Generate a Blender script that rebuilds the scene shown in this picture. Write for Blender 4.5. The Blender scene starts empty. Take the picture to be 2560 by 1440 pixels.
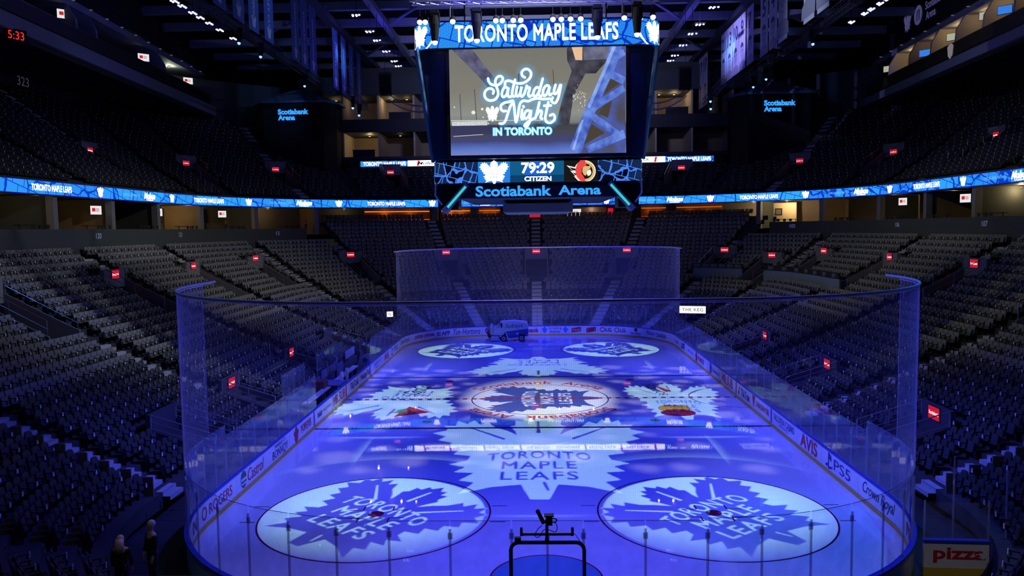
import bpy, math, random
import numpy as np
from mathutils import Vector, Matrix
from mathutils.geometry import delaunay_2d_cdt

rnd = random.Random(7)
PI = math.pi
SC = bpy.context.scene
COL = SC.collection

# ------------------------------------------------------------------ camera
cd = bpy.data.cameras.new('camera'); cam = bpy.data.objects.new('camera', cd); COL.objects.link(cam)
cd.sensor_width = 36.0; cd.lens = 1941.463 / 2560 * 36; cd.clip_start = .2; cd.clip_end = 400
YAW, PIT, ROLL = 0.028951, 0.075388, -0.013919
F_ = Vector((-math.sin(YAW)*math.cos(PIT), math.cos(YAW)*math.cos(PIT), -math.sin(PIT)))
r0 = Vector((math.cos(YAW), math.sin(YAW), 0)); u0 = r0.cross(F_)
R_ = math.cos(ROLL)*r0 + math.sin(ROLL)*u0
U_ = -math.sin(ROLL)*r0 + math.cos(ROLL)*u0
CAMP = Vector((-0.27597, -51.16663, 11.28181))
cam.matrix_world = Matrix(((R_.x, U_.x, -F_.x, CAMP.x), (R_.y, U_.y, -F_.y, CAMP.y), (R_.z, U_.z, -F_.z, CAMP.z), (0, 0, 0, 1)))
SC.camera = cam

# ------------------------------------------------------------------ world, exposure
w = bpy.data.worlds.new('World'); SC.world = w; w.use_nodes = True
w.node_tree.nodes['Background'].inputs[0].default_value = (.0075, .0078, .0075, 1)
w.node_tree.nodes['Background'].inputs[1].default_value = 1.0
SC.view_settings.view_transform = 'Standard'; SC.view_settings.look = 'None'
SC.view_settings.exposure = 0.0; SC.view_settings.gamma = 1.0
try: SC.view_settings.use_curve_mapping = False
except Exception: pass
SC.cycles.max_bounces = 6; SC.cycles.diffuse_bounces = 2; SC.cycles.glossy_bounces = 3
SC.cycles.transmission_bounces = 4; SC.cycles.transparent_max_bounces = 24
SC.cycles.sample_clamp_indirect = 4.0; SC.cycles.caustics_reflective = False; SC.cycles.caustics_refractive = False
SC.cycles.use_denoising = True

# ------------------------------------------------------------------ lights (wash and fill spots have no fixture built; projectors and ceiling lamps do)
def spot(loc, target, energy, color, angle, blend=.15, radius=.05, name='spot'):
    L = bpy.data.lights.new(name, 'SPOT'); L.energy = energy; L.color = color; L.spot_size = angle
    L.spot_blend = blend; L.shadow_soft_size = radius
    o = bpy.data.objects.new(name, L); COL.objects.link(o); o.location = loc
    o.rotation_euler = (Vector(target)-Vector(loc)).to_track_quat('-Z', 'Y').to_euler()
    return o
def point(loc, energy, color, radius=.08, name='lamp'):
    L = bpy.data.lights.new(name, 'POINT'); L.energy = energy; L.color = color; L.shadow_soft_size = radius
    o = bpy.data.objects.new(name, L); COL.objects.link(o); o.location = loc
    return o
BLUE = (.012, .020, 1.0)
KB = 3.7e4
# blue wash over the whole sheet from the roof rig
for (x, y, tx, ty, e) in ((-13, -23, 7, -20, .80), (13, -23, -7, -20, .72), (-14, -2, -8.5, 0, .60), (14, -2, 8.5, 0, .60), (-13, 18, 7, 21, .8), (13, 18, -7, 21, .8)):
    spot((x, y, 33), (tx, ty, 0), KB*e, BLUE, 0.86, .6, .15, 'blue_wash')
for (x, y, tx, ty, e) in ((9, -19, -13, -17, 1.0), (-9, -19, 13, -17, 1.0), (12, -17, -13.5, -4, .9), (-12, -17, 13.5, -4, .9), (10, 12, -13, 12, .9), (-10, 12, 13, 12, .9), (-4, 2, -7, 30.5, 1.1), (4, 2, 7, 30.5, 1.1)):
    spot((x, y, 28), (tx, ty, .8), 4.0e4*e, (.10, .12, 1), .48, .9, .15, 'board_wash')  # extra spots added to brighten the boards
spot((14, -26, 33), (10.5, -24, 0), 1.6e4, (.01, .18, 1), .42, 1.0, .15, 'cyan_wash')
# white key on the centre circle
spot((0, -19, 25), (0, -.2, 0), 4.9e4, (.94, 1, .98), .36, .6, .2, 'centre_key')
# dim fill spots added to brighten the seats; blue moving heads over the left stand
DIM = 2.6e3
for (x, y, tx, ty, e, c) in ((6, -10, -26, 2, 6.0, (.86, .92, 1)), (4, 8, -28, 22, 5.0, (1, .95, .72)), (-4, 8, 28, 22, 2.5, (1, .93, .60)), (-6, -10, 26, 2, 2.0, (1, .95, .72)),
                          (0, 6, 0, 46, .5, (1, .85, .8)), (-2, -30, -20, -24, .3, (1, .95, .7)), (2, -30, 21, -24, .3, (1, .95, .7))):
    spot((x, y, 30), (tx, ty, 6), DIM*e, c, .95, 1.0, .2, 'dim_fill')
spot((0, 8, 33), (0, 36.5, 2), 1.9e4, (.5, .48, 1), .34, 1.0, .2, 'far_end_wash')  # extra spot added to brighten the far stairs and net
spot((7, -44, 26), (13.2, -26.4, .6), 2.6e3, (1, .92, .95), .17, .6, .1, 'dim_fill')  # fill spot added just for the gate board
spot((-5, -42, 20), (-10, -32, 3.6), 5e2, (1, .88, .6), .25, .8, .1, 'dim_fill')  # fill spot added for the two people in the near left corner
spot((0, -10, 32), (0, -30.5, 7), 1.3e4, (.36, .30, 1), .95, .8, .15, 'net_wash')  # extra spot added to tint the near net and its rail
for (x, y, tx, ty, e) in ((-32, -3, -26, -10, .45),):
    spot((x, y, 31), (tx, ty, 4), 1.9e4*e, (.08, .2, 1), .5, 1.0, .15, 'stand_wash')

# ------------------------------------------------------------------ helpers
ORD = 'first second third fourth fifth sixth seventh eighth ninth tenth eleventh twelfth thirteenth fourteenth fifteenth sixteenth seventeenth eighteenth nineteenth twentieth'.split()
TEN = {2: 'twenty', 3: 'thirty', 4: 'forty', 5: 'fifty', 6: 'sixty', 7: 'seventy', 8: 'eighty', 9: 'ninety'}
def ordw(n):
    if n <= 20: return ORD[n-1]
    if n >= 100: return 'hundred-and-' + ordw(n-100) if n > 100 else 'hundredth'
    t, u = divmod(n, 10)
    return TEN[t] + '-' + ORD[u-1] if u else TEN[t][:-1] + 'ieth'
def tag(o, label=None, cat=None, group=None, kind=None):
    if label: o['label'] = label
    if cat: o['category'] = cat
    if group: o['group'] = group
    if kind: o['kind'] = kind
    return o
def thing(name, label, cat, loc=(0, 0, 0), rz=0, group=None):
    o = bpy.data.objects.new(name, None); COL.objects.link(o); o.location = loc; o.rotation_euler = (0, 0, rz); o.empty_display_size = .2
    return tag(o, label, cat, group)
def copy_tree(o, parent=None):
    c = o.copy(); COL.objects.link(c)
    if parent: c.parent = parent
    for ch in list(o.children): copy_tree(ch, c)
    return c

MATS = {}
def pm(name, color, rough=.6, metal=0.0, spec=.5, var=.12, scale=3.0, emit=None, es=0.0):
    if name in MATS: return MATS[name]
    m = bpy.data.materials.new(name); m.use_nodes = True; nt = m.node_tree; b = nt.nodes['Principled BSDF']
    b.inputs['Roughness'].default_value = rough; b.inputs['Metallic'].default_value = metal; b.inputs['Specular IOR Level'].default_value = spec
    if var > 0:
        tc = nt.nodes.new('ShaderNodeTexCoord'); n = nt.nodes.new('ShaderNodeTexNoise'); n.inputs['Scale'].default_value = scale
        mx = nt.nodes.new('ShaderNodeMix'); mx.data_type = 'RGBA'
        mx.inputs[6].default_value = tuple(c*(1-var) for c in color)+(1,); mx.inputs[7].default_value = tuple(min(1, c*(1+var)) for c in color)+(1,)
        nt.links.new(tc.outputs['Object'], n.inputs['Vector']); nt.links.new(n.outputs['Fac'], mx.inputs[0]); nt.links.new(mx.outputs[2], b.inputs['Base Color'])
    else: b.inputs['Base Color'].default_value = tuple(color)+(1,)
    if emit: b.inputs['Emission Color'].default_value = tuple(emit)+(1,); b.inputs['Emission Strength'].default_value = es
    MATS[name] = m; return m
def em(name, color, s=1.0):
    if name in MATS: return MATS[name]
    m = bpy.data.materials.new(name); m.use_nodes = True; nt = m.node_tree; nt.nodes.clear()
    e = nt.nodes.new('ShaderNodeEmission'); o = nt.nodes.new('ShaderNodeOutputMaterial')
    e.inputs[0].default_value = tuple(color)+(1,); e.inputs[1].default_value = s; nt.links.new(e.outputs[0], o.inputs[0])
    MATS[name] = m; return m
def srgb(r, g, b):
    f = lambda c: c/12.92 if c <= .04045 else ((c+.055)/1.055)**2.4
    return (f(r/255), f(g/255), f(b/255))

def mk(name, V, F, mat, parent=None, smooth=False, uv=None):
    me = bpy.data.meshes.new(name); me.from_pydata([tuple(v) for v in V], [], [tuple(f) for f in F])
    for m in (mat if isinstance(mat, (list, tuple)) else [mat]): me.materials.append(m)
    if smooth: me.polygons.foreach_set('use_smooth', [True]*len(me.polygons))
    if uv is not None:
        l = me.uv_layers.new(name='UVMap'); vi = np.empty(len(me.loops), int); me.loops.foreach_get('vertex_index', vi)
        l.data.foreach_set('uv', np.asarray(uv, float)[vi].ravel())
    me.update(); o = bpy.data.objects.new(name, me); COL.objects.link(o)
    if parent: o.parent = parent
    return o
class MB:
    def __init__(s): s.V = []; s.F = []; s.M = []; s.UV = []; s.cur = 0
    def add(s, V, F, uv=None):
        b = len(s.V); s.V += [tuple(v) for v in V]; s.F += [tuple(i+b for i in f) for f in F]; s.M += [s.cur]*len(F)
        s.UV += list(uv) if uv is not None else [(0, 0)]*len(V)
        return s
    def box(s, c, d, rz=0, tilt=0, rx=0):
        x, y, z = (k/2 for k in d)
        M = Matrix.Rotation(rz, 3, 'Z') @ Matrix.Rotation(tilt, 3, 'Y') @ Matrix.Rotation(rx, 3, 'X'); C = Vector(c)
        return s.add([C+M @ Vector((a*x, b*y, e*z)) for e in (-1, 1) for a, b in ((-1, -1), (1, -1), (1, 1), (-1, 1))],
                     [(3, 2, 1, 0), (4, 5, 6, 7), (0, 1, 5, 4), (1, 2, 6, 5), (2, 3, 7, 6), (3, 0, 4, 7)])
    def bx(s, x0, x1, y0, y1, z0, z1): return s.box(((x0+x1)/2, (y0+y1)/2, (z0+z1)/2), (abs(x1-x0), abs(y1-y0), abs(z1-z0)))
    def cyl(s, p, q, r, n=10, r2=None, cap=True):
        p, q = Vector(p), Vector(q); d = (q-p).normalized(); a = d.orthogonal().normalized(); b = d.cross(a); r2 = r if r2 is None else r2
        ring = [(math.cos(2*PI*i/n), math.sin(2*PI*i/n)) for i in range(n)]
        V = [p+a*(r*c)+b*(r*k) for c, k in ring]+[q+a*(r2*c)+b*(r2*k) for c, k in ring]
        F = [(i, (i+1) % n, n+(i+1) % n, n+i) for i in range(n)]
        if cap: F += [tuple(range(n))[::-1], tuple(range(n, 2*n))]
        return s.add(V, F)
    def tube(s, P, r, n=6, closed=False):
        P = [Vector(p) for p in P]; N = len(P); V = []; prev = None
        for i in range(N):
            t = (P[(i+1) % N]-P[i-1]) if closed else (P[min(i+1, N-1)]-P[max(i-1, 0)])
            t.normalize()
            a = (t.orthogonal() if prev is None else prev-t*prev.dot(t)).normalized(); prev = a; b = t.cross(a)
            rr = r[i] if isinstance(r, (list, tuple)) else r
            V += [P[i]+a*(rr*math.cos(2*PI*k/n))+b*(rr*math.sin(2*PI*k/n)) for k in range(n)]
        F = [(i*n+k, i*n+(k+1) % n, ((i+1) % N)*n+(k+1) % n, ((i+1) % N)*n+k) for i in range(N if closed else N-1) for k in range(n)]
        if not closed: F += [tuple(range(n))[::-1], tuple(range((N-1)*n, N*n))]
        return s.add(V, F)
    def sphere(s, c, r, n=12, m=8, sc=(1, 1, 1)):
        c = Vector(c); V = []; F = []
        for j in range(m+1):
            th = PI*j/m
            V += [c+Vector((r*sc[0]*math.sin(th)*math.cos(2*PI*i/n), r*sc[1]*math.sin(th)*math.sin(2*PI*i/n), r*sc[2]*math.cos(th))) for i in range(n)]
        F = [(j*n+i, (j+1)*n+i, (j+1)*n+(i+1) % n, j*n+(i+1) % n) for j in range(m) for i in range(n)]
        return s.add(V, F)
    def poly(s, P): return s.add(P, [tuple(range(len(P)))])
    def prism(s, P, d):
        n = len(P); d = Vector(d); V = [Vector(p) for p in P]+[Vector(p)+d for p in P]
        return s.add(V, [tuple(range(n))[::-1], tuple(range(n, 2*n))]+[(i, (i+1) % n, n+(i+1) % n, n+i) for i in range(n)])
    def build(s, name, mat, parent=None, smooth=False, uv=False):
        o = mk(name, s.V, s.F, mat, parent, smooth, s.UV if uv else None)
        if isinstance(mat, (list, tuple)) and len(mat) > 1: o.data.polygons.foreach_set('material_index', s.M)
        return o

# ---- lettering: the built-in font turned into flat meshes, kept as 2-D verts + faces
TX = {}
def text2d(s, bold=0.0, shear=0.0, spacing=1.0):
    k = (s, bold, shear, spacing)
    if k in TX: return TX[k]
    c = bpy.data.curves.new('lettering', 'FONT'); c.body = s; c.offset = bold; c.shear = shear; c.space_character = spacing; c.resolution_u = 3
    c.align_x = 'CENTER'; c.fill_mode = 'FRONT'
    o = bpy.data.objects.new('lettering', c); COL.objects.link(o)
    dg = bpy.context.evaluated_depsgraph_get(); me = bpy.data.meshes.new_from_object(o.evaluated_get(dg))
    V = np.array([v.co[:2] for v in me.vertices]); F = [tuple(p.vertices) for p in me.polygons]
    bpy.data.objects.remove(o); bpy.data.curves.remove(c); bpy.data.meshes.remove(me)
    if bold > 0 and 'M' in s and shear == 0:
        # the built-in M closes its notches when emboldened: redraw it
        L = loops_of(V, F); out = []
        for l in L:
            q = np.array(l); w_, h_ = np.ptp(q, axis=0)
            if len(l) == 11 and w_ > .6 and h_ > .6:
                x0, y0 = q.min(0); x1, y1 = q.max(0); xm = (x0+x1)/2; t = (.098+2*bold)
                l = [(x0, y0), (x0+t, y0), (x0+t, y1-.30), (xm-.01, y0+.22), (xm+.01, y0+.22), (x1-t, y1-.30), (x1-t, y0), (x1, y0), (x1, y1), (x1-.09-bold, y1), (xm, y0+.42-bold), (x0+.09+bold, y1), (x0, y1)]
            out.append(l)
        V, F = fill2d(out)
    V -= (V.min(0)+V.max(0))/2
    TX[k] = (V, F); return V, F
def fit(s, wd=None, ht=None, **k):
    """lettering scaled to a width and / or a height, centred on the origin"""
    V, F = text2d(s, **k); e = np.ptp(V, axis=0)
    sx = wd/e[0] if wd else ht/e[1]; sy = ht/e[1] if ht else sx
    return V*np.array([sx, sy]), F
def loops_of(V, F):
    """outlines of a flat mesh"""
    key = {}; idx = []
    for v in V:
        k = (round(float(v[0]), 5), round(float(v[1]), 5)); key.setdefault(k, len(key)); idx.append(key[k])
    P = [None]*len(key)
    for v, i in zip(V, idx): P[i] = (float(v[0]), float(v[1]))
    E = {}
    for f in F:
        g = [idx[i] for i in f]
        for a, b in zip(g, g[1:]+g[:1]):
            if (b, a) in E: del E[(b, a)]
            else: E[(a, b)] = 1
    nx = {}
    for a, b in E: nx.setdefault(a, []).append(b)
    out = []
    while nx:
        s = next(iter(nx)); L = [s]; c = s
        while True:
            n = nx[c].pop()
            if not nx[c]: del nx[c]
            if n == s or n not in nx: break
            L.append(n); c = n
        if len(L) > 2: out.append([P[i] for i in L])
    return out
def fill2d(splines):
    """fill outlines even-odd: a plate with cut-outs"""
    P = []; L = []
    for s in splines: L.append(list(range(len(P), len(P)+len(s)))); P += [Vector((float(a), float(b))) for a, b in s]
    V, _e, F, *_r = delaunay_2d_cdt(P, [], L, 2, 1e-6)
    return np.array([tuple(v) for v in V]), [tuple(f) for f in F]
# ---- maple leaf emblem
HALF = [(0, 1.0), (.07, .88), (.13, .92), (.15, .80), (.23, .82), (.22, .68), (.27, .64), (.22, .50), (.20, .40),
        (.30, .52), (.42, .62), (.50, .78), (.57, .70), (.64, .84), (.70, .72), (.80, .82), (.81, .67), (.92, .68), (.87, .54), (1.0, .46), (.86, .37), (.92, .27), (.78, .20),
        (.82, .08), (.68, .05), (.73, -.08), (.58, -.12), (.60, -.22), (.74, -.30), (.60, -.36), (.68, -.46), (.52, -.48), (.62, -.62), (.50, -.66), (.60, -.86), (.36, -.74), (.14, -.70), (.07, -.95)]
LEAF = [(-x, y) for x, y in HALF[::-1]][:-1]+HALF
def leaf_words(bold=.02):
    """TORONTO (arched) / MAPLE / LEAFS laid out inside the emblem"""
    parts = []
    V, F = fit('TORONTO', 1.14, .23, bold=bold, spacing=1.15)
    V = V.copy(); V[:, 1] += .20-.26*V[:, 0]**2; parts.append((V, F))
    for s, wd, y in (('MAPLE', .80, -.115), ('LEAFS', .80, -.41)):
        V, F = fit(s, wd, .22, bold=bold, spacing=1.15); V = V.copy(); V[:, 1] += y; parts.append((V, F))
    return parts
def leaf_fill():
    if 'leaf' not in TX: TX['leaf'] = fill2d([LEAF])
    return TX['leaf']

# ---- paths in plan: arc length -> place; +s runs left to right for somebody who looks at the face
class Path:
    def __init__(s, P):
        s.P = np.array(P, float); d = np.linalg.norm(np.diff(s.P, axis=0), axis=1); s.S = np.concatenate([[0], np.cumsum(d)]); s.L = s.S[-1]
    def at(s, t):
        t = min(max(t, 0), s.L-1e-6); i = min(int(np.searchsorted(s.S, t, side='right')-1), len(s.P)-2)
        a, b = s.P[i], s.P[i+1]; k = (t-s.S[i])/(s.S[i+1]-s.S[i]); p = a+(b-a)*k; d = (b-a)/np.linalg.norm(b-a)
        return p, d
    def pt(s, t, z=0, out=0):
        p, d = s.at(t); return (p[0]+d[1]*out, p[1]-d[0]*out, z)
    def near(s, x, y):
        t = np.linspace(0, s.L, int(s.L*10)); X = np.array([s.at(k)[0] for k in t]); return float(t[np.argmin(((X-[x, y])**2).sum(1))])
    def samples(s, a, b, step=.6):
        n = max(2, int(abs(b-a)/step)+1); return np.linspace(a, b, n)
def on_path(path, V, s0, z0, out):
    return [path.pt(s0+v[0], z0+v[1], out) for v in V]
def strip(mb, path, a, b, z0, z1, out, step=.6, out1=None):
    T = path.samples(a, b, step); V = []; uv = []
    for t in T:
        V += [path.pt(t, z0, out), path.pt(t, z1, out if out1 is None else out1)]; uv += [(t, z0), (t, z1)]
    mb.add(V, [(2*i, 2*i+2, 2*i+3, 2*i+1) for i in range(len(T)-1)], uv); return mb
def band(mb, path, a, b, z0, z1, o0, o1, step=.6):
    """solid bar along a path: rectangle o0..o1 x z0..z1"""
    T = path.samples(a, b, step); V = []; uv = []
    for t in T:
        V += [path.pt(t, z0, o1), path.pt(t, z1, o1), path.pt(t, z1, o0), path.pt(t, z0, o0)]; uv += [(t, z0), (t, z1), (t, z1), (t, z0)]
    F = [(4*i+k, 4*i+4+k, 4*i+4+(k+1) % 4, 4*i+(k+1) % 4) for i in range(len(T)-1) for k in range(4)]
    n = len(T)-1; F += [(0, 1, 2, 3), (4*n+3, 4*n+2, 4*n+1, 4*n)]
    mb.add(V, F, uv); return mb

# ---- the bowl: rounded rectangles round the rink
def PF(o): return 13+o, 30.5+.95*o, 8.5+.73*o
def pos(seg, o, t):
    hx, hy, R = PF(o); cx, cy = hx-R, hy-R
    if seg == 'L': return (-hx, t), (1, 0)
    if seg == 'R': return (hx, t), (-1, 0)
    if seg == 'F': return (t, hy), (0, -1)
    c, s = math.cos(t), math.sin(t)
    if seg == 'LA': return (-cx-R*c, cy+R*s), (c, -s)
    if seg == 'RA': return (cx+R*c, cy+R*s), (-c, -s)
    if seg == 'NL': return (-cx-R*c, -cy-R*s), (c, s)
    if seg == 'NR': return (cx+R*c, -cy-R*s), (-c, s)
def rink_path(n=36):
    P = []
    hx, hy, R = PF(0); cx, cy = hx-R, hy-R
    for sx, sy, a0 in ((-1, -1, 270), (-1, 1, 180), (1, 1, 90), (1, -1, 0)):
        for i in range(n+1):
            a = math.radians(a0-90*i/n); P.append((sx*cx+R*math.cos(a), sy*cy+R*math.sin(a)))
    return [(0, -30.5)]+P+[(0, -30.5)]
RP = Path(rink_path())           # starts and ends in the middle of the near end; runs left, far, right
def loop_path(o, a0=0):
    P = []
    hx, hy, R = PF(o)
    for seg, r in (('NL', np.linspace(PI/2-a0, 0, 16)), ('L', (-(hy-R), hy-R)), ('LA', np.linspace(0, PI/2, 22)), ('F', (-(hx-R), hx-R)), ('RA', np.linspace(PI/2, 0, 22)), ('R', (hy-R, -(hy-R))), ('NR', np.linspace(0, PI/2-a0, 16))):
        for t in r:
            q = pos(seg, o, t)[0]
            if not P or math.dist(P[-1], q) > 1e-4: P.append(q)
    return Path(P)

# ------------------------------------------------------------------ materials
M_CONC = pm('dark_concrete', (.05, .05, .052), .85, var=.25, scale=.8)
M_STEP = pm('step_edge', (.45, .46, .5), .7, var=.15)
M_DARK = pm('black_paint', (.012, .012, .014), .6, var=.2)
M_STEEL = pm('brushed_steel', (.45, .46, .5), .35, .85, var=.1)
M_GREY = pm('grey_paint', (.22, .22, .24), .6)
M_WHITE = pm('white_board', (.72, .72, .74), .35, var=.04)
M_YEL = pm('yellow_kick', (.62, .42, .04), .5, var=.08)
M_CAP = pm('blue_cap', (.02, .05, .45), .45, var=.08)
M_INK = pm('dark_print', (.015, .013, .03), .5, var=0)
M_RED = pm('red_print', (.55, .012, .02), .5, var=0)
M_GREEN = pm('green_print', (.01, .16, .06), .5, var=0)
M_NAVY = pm('navy_print', (.01, .02, .22), .5, var=0)
M_LBLUE = pm('pale_blue_print', (.10, .22, .62), .5, var=0)
M_ORANGE = pm('orange_print', (.75, .30, .02), .5, var=0)

def ice_mat(name, color, rough=.02):
    m = pm(name, color, rough, var=.03, scale=.35); b = m.node_tree.nodes['Principled BSDF']; b.inputs['IOR'].default_value = 1.31; b.inputs['Specular IOR Level'].default_value = .75
    nt = m.node_tree; tc = nt.nodes.new('ShaderNodeTexCoord'); n = nt.nodes.new('ShaderNodeTexNoise'); n.inputs['Scale'].default_value = 1.6; n.inputs['Detail'].default_value = 4
    bp = nt.nodes.new('ShaderNodeBump'); bp.inputs['Strength'].default_value = .009; bp.inputs['Distance'].default_value = .05
    nt.links.new(tc.outputs['Object'], n.inputs['Vector']); nt.links.new(n.outputs['Fac'], bp.inputs['Height']); nt.links.new(bp.outputs['Normal'], b.inputs['Normal'])
    return m
M_ICE = ice_mat('ice', (.84, .87, .9))
M_LNAVY = ice_mat('ice_navy_line', (.008, .008, .06)); M_LRED = ice_mat('ice_red_line', (.42, .012, .03)); M_LCRE = ice_mat('ice_crease_blue', (.16, .38, .62))
M_LINK = ice_mat('ice_dark_mark', (.02, .03, .10)); M_LGRN = ice_mat('ice_green_mark', (.06, .34, .18)); M_LORA = ice_mat('ice_orange_mark', (.85, .36, .03)); M_LLEAF = ice_mat('ice_leaf_blue', (.07, .10, .36))
M_LRED2 = ice_mat('ice_bright_red', (.75, .04, .05)); M_LDRED = ice_mat('ice_dark_red', (.33, .012, .05))

def glass_mat():
    m = bpy.data.materials.new('rink_glass'); m.use_nodes = True; nt = m.node_tree; nt.nodes.clear()
    N = nt.nodes.new; out = N('ShaderNodeOutputMaterial'); tr = N('ShaderNodeBsdfTransparent'); tr.inputs[0].default_value = (.955, .965, .975, 1)
    gl = N('ShaderNodeBsdfGlossy'); gl.inputs['Roughness'].default_value = .02; gl.inputs[0].default_value = (.9, .93, 1, 1)
    df = N('ShaderNodeBsdfDiffuse'); df.inputs[0].default_value = (.55, .6, .7, 1)
    lw = N('ShaderNodeFresnel'); lw.inputs[0].default_value = 1.5; ge = N('ShaderNodeNewGeometry')
    inv = N('ShaderNodeMath'); inv.operation = 'SUBTRACT'; inv.inputs[0].default_value = 1; nt.links.new(ge.outputs['Backfacing'], inv.inputs[1])
    mu = N('ShaderNodeMath'); mu.operation = 'MULTIPLY'; nt.links.new(lw.outputs[0], mu.inputs[0]); nt.links.new(inv.outputs[0], mu.inputs[1])
    tc = N('ShaderNodeTexCoord'); no = N('ShaderNodeTexNoise'); no.inputs['Scale'].default_value = 2.2; no.inputs['Detail'].default_value = 6; nt.links.new(tc.outputs['Object'], no.inputs['Vector'])
    mr = N('ShaderNodeMapRange'); mr.inputs[1].default_value = .35; mr.inputs[2].default_value = .8; mr.inputs[3].default_value = .03; mr.inputs[4].default_value = .11; nt.links.new(no.outputs['Fac'], mr.inputs[0])
    m1 = N('ShaderNodeMixShader'); nt.links.new(mr.outputs[0], m1.inputs[0]); nt.links.new(tr.outputs[0], m1.inputs[1]); nt.links.new(df.outputs[0], m1.inputs[2])
    m2 = N('ShaderNodeMixShader'); nt.links.new(mu.outputs[0], m2.inputs[0]); nt.links.new(m1.outputs[0], m2.inputs[1]); nt.links.new(gl.outputs[0], m2.inputs[2])
    nt.links.new(m2.outputs[0], out.inputs[0]); return m
M_GLASS = glass_mat()
def post_mat():
    m = pm('glass_post', (.42, .44, .5), .35, .2, var=.06); nt = m.node_tree; b = nt.nodes['Principled BSDF']; b.inputs['Alpha'].default_value = .45
    return m
M_POST = post_mat()

def led_mat(name, base, dark, s=1.0, sc=.30, fine=2.6, road=.028, dim=.75):
    """LED street-map picture: broad roads plus fine blocks, from the strip's own UV in metres"""
    m = bpy.data.materials.new(name); m.use_nodes = True; nt = m.node_tree; nt.nodes.clear(); N = nt.nodes.new; L = nt.links.new
    out = N('ShaderNodeOutputMaterial'); e = N('ShaderNodeEmission'); e.inputs[1].default_value = s
    tc = N('ShaderNodeTexCoord'); v = N('ShaderNodeTexVoronoi'); v.feature = 'DISTANCE_TO_EDGE'; v.inputs['Scale'].default_value = sc
    wn = N('ShaderNodeTexNoise'); wn.inputs['Scale'].default_value = sc*1.5; L(tc.outputs['UV'], wn.inputs['Vector']); wm = N('ShaderNodeVectorMath'); wm.operation = 'SCALE'; wm.inputs[3].default_value = .45/sc; L(wn.outputs['Color'], wm.inputs[0]); wv = N('ShaderNodeVectorMath'); wv.operation = 'ADD'; L(tc.outputs['UV'], wv.inputs[0]); L(wm.outputs[0], wv.inputs[1])
    L(wv.outputs[0], v.inputs['Vector']); c = N('ShaderNodeMath'); c.operation = 'LESS_THAN'; c.inputs[1].default_value = road; L(v.outputs['Distance'], c.inputs[0])
    v2 = N('ShaderNodeTexVoronoi'); v2.inputs['Scale'].default_value = sc; L(wv.outputs[0], v2.inputs['Vector'])
    mp = N('ShaderNodeVectorRotate'); mp.rotation_type = 'Z_AXIS'; L(tc.outputs['UV'], mp.inputs['Vector'])
    mm = N('ShaderNodeMath'); mm.operation = 'MULTIPLY'; mm.inputs[1].default_value = 2.0; L(v2.outputs['Color'], mm.inputs[0]); L(mm.outputs[0], mp.inputs['Angle'])
    b = N('ShaderNodeTexBrick'); b.inputs['Scale'].default_value = fine; b.inputs['Mortar Size'].default_value = .03; b.inputs['Color1'].default_value = (0, 0, 0, 1); b.inputs['Color2'].default_value = (0, 0, 0, 1); b.inputs['Mortar'].default_value = (1, 1, 1, 1)
    b.inputs['Brick Width'].default_value = 1.1; b.inputs['Row Height'].default_value = .28
    b2 = N('ShaderNodeTexBrick'); b2.inputs['Scale'].default_value = fine*.16; b2.inputs['Mortar Size'].default_value = .016; b2.inputs['Brick Width'].default_value = .6; b2.inputs['Row Height'].default_value = .5
    for q_ in ('Color1', 'Color2'): b2.inputs[q_].default_value = (0, 0, 0, 1)
    b2.inputs['Mortar'].default_value = (1, 1, 1, 1); r2 = N('ShaderNodeVectorRotate'); r2.rotation_type = 'Z_AXIS'; r2.inputs['Angle'].default_value = .25; L(tc.outputs['UV'], r2.inputs['Vector']); L(r2.outputs[0], b2.inputs['Vector'])
    L(mp.outputs[0], b.inputs['Vector'])
    gate = N('ShaderNodeMath'); gate.operation = 'GREATER_THAN'; gate.inputs[1].default_value = .3; sp = N('ShaderNodeSeparateColor'); L(v2.outputs['Color'], sp.inputs[0]); L(sp.outputs[1], gate.inputs[0])
    g2 = N('ShaderNodeMath'); g2.operation = 'MULTIPLY'; L(b.outputs['Color'], g2.inputs[0]); L(gate.outputs[0], g2.inputs[1])
    g3 = N('ShaderNodeMath'); g3.operation = 'MULTIPLY'; g3.inputs[1].default_value = dim; L(g2.outputs[0], g3.inputs[0])
    mx = N('ShaderNodeMath'); mx.operation = 'MAXIMUM'; mx0 = N('ShaderNodeMath'); mx0.operation = 'MAXIMUM'; L(c.outputs[0], mx0.inputs[0]); L(b2.outputs['Color'], mx0.inputs[1]); L(mx0.outputs[0], mx.inputs[0]); L(g3.outputs[0], mx.inputs[1])
    hue = N('ShaderNodeMix'); hue.data_type = 'RGBA'; hue.inputs[6].default_value = tuple(base)+(1,); hue.inputs[7].default_value = (base[0]*1.0, base[1]*.78, base[2], 1); L(sp.outputs[2], hue.inputs[0])
    mix = N('ShaderNodeMix'); mix.data_type = 'RGBA'; L(mx.outputs[0], mix.inputs[0]); L(hue.outputs[2], mix.inputs[6]); mix.inputs[7].default_value = tuple(dark)+(1,)
    L(mix.outputs[2], e.inputs[0]); L(e.outputs[0], out.inputs[0]); return m
M_LED = led_mat('led_map_blue', srgb(50, 172, 250), srgb(10, 60, 205), 1.0, .4, 3.0)
M_LEDR = led_mat('led_map_ring', srgb(45, 160, 250), srgb(8, 55, 190), 1.0, .55, 3.2)
M_LEDD = led_mat('led_map_dark', srgb(6, 10, 28), srgb(75, 135, 245), 1.0, 1.1, 5.0, .04, .35)
M_LW = em('led_white', (1, 1, 1), 2.4); M_LPALE = em('led_pale_blue', srgb(120, 205, 252), 1.0)
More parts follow.
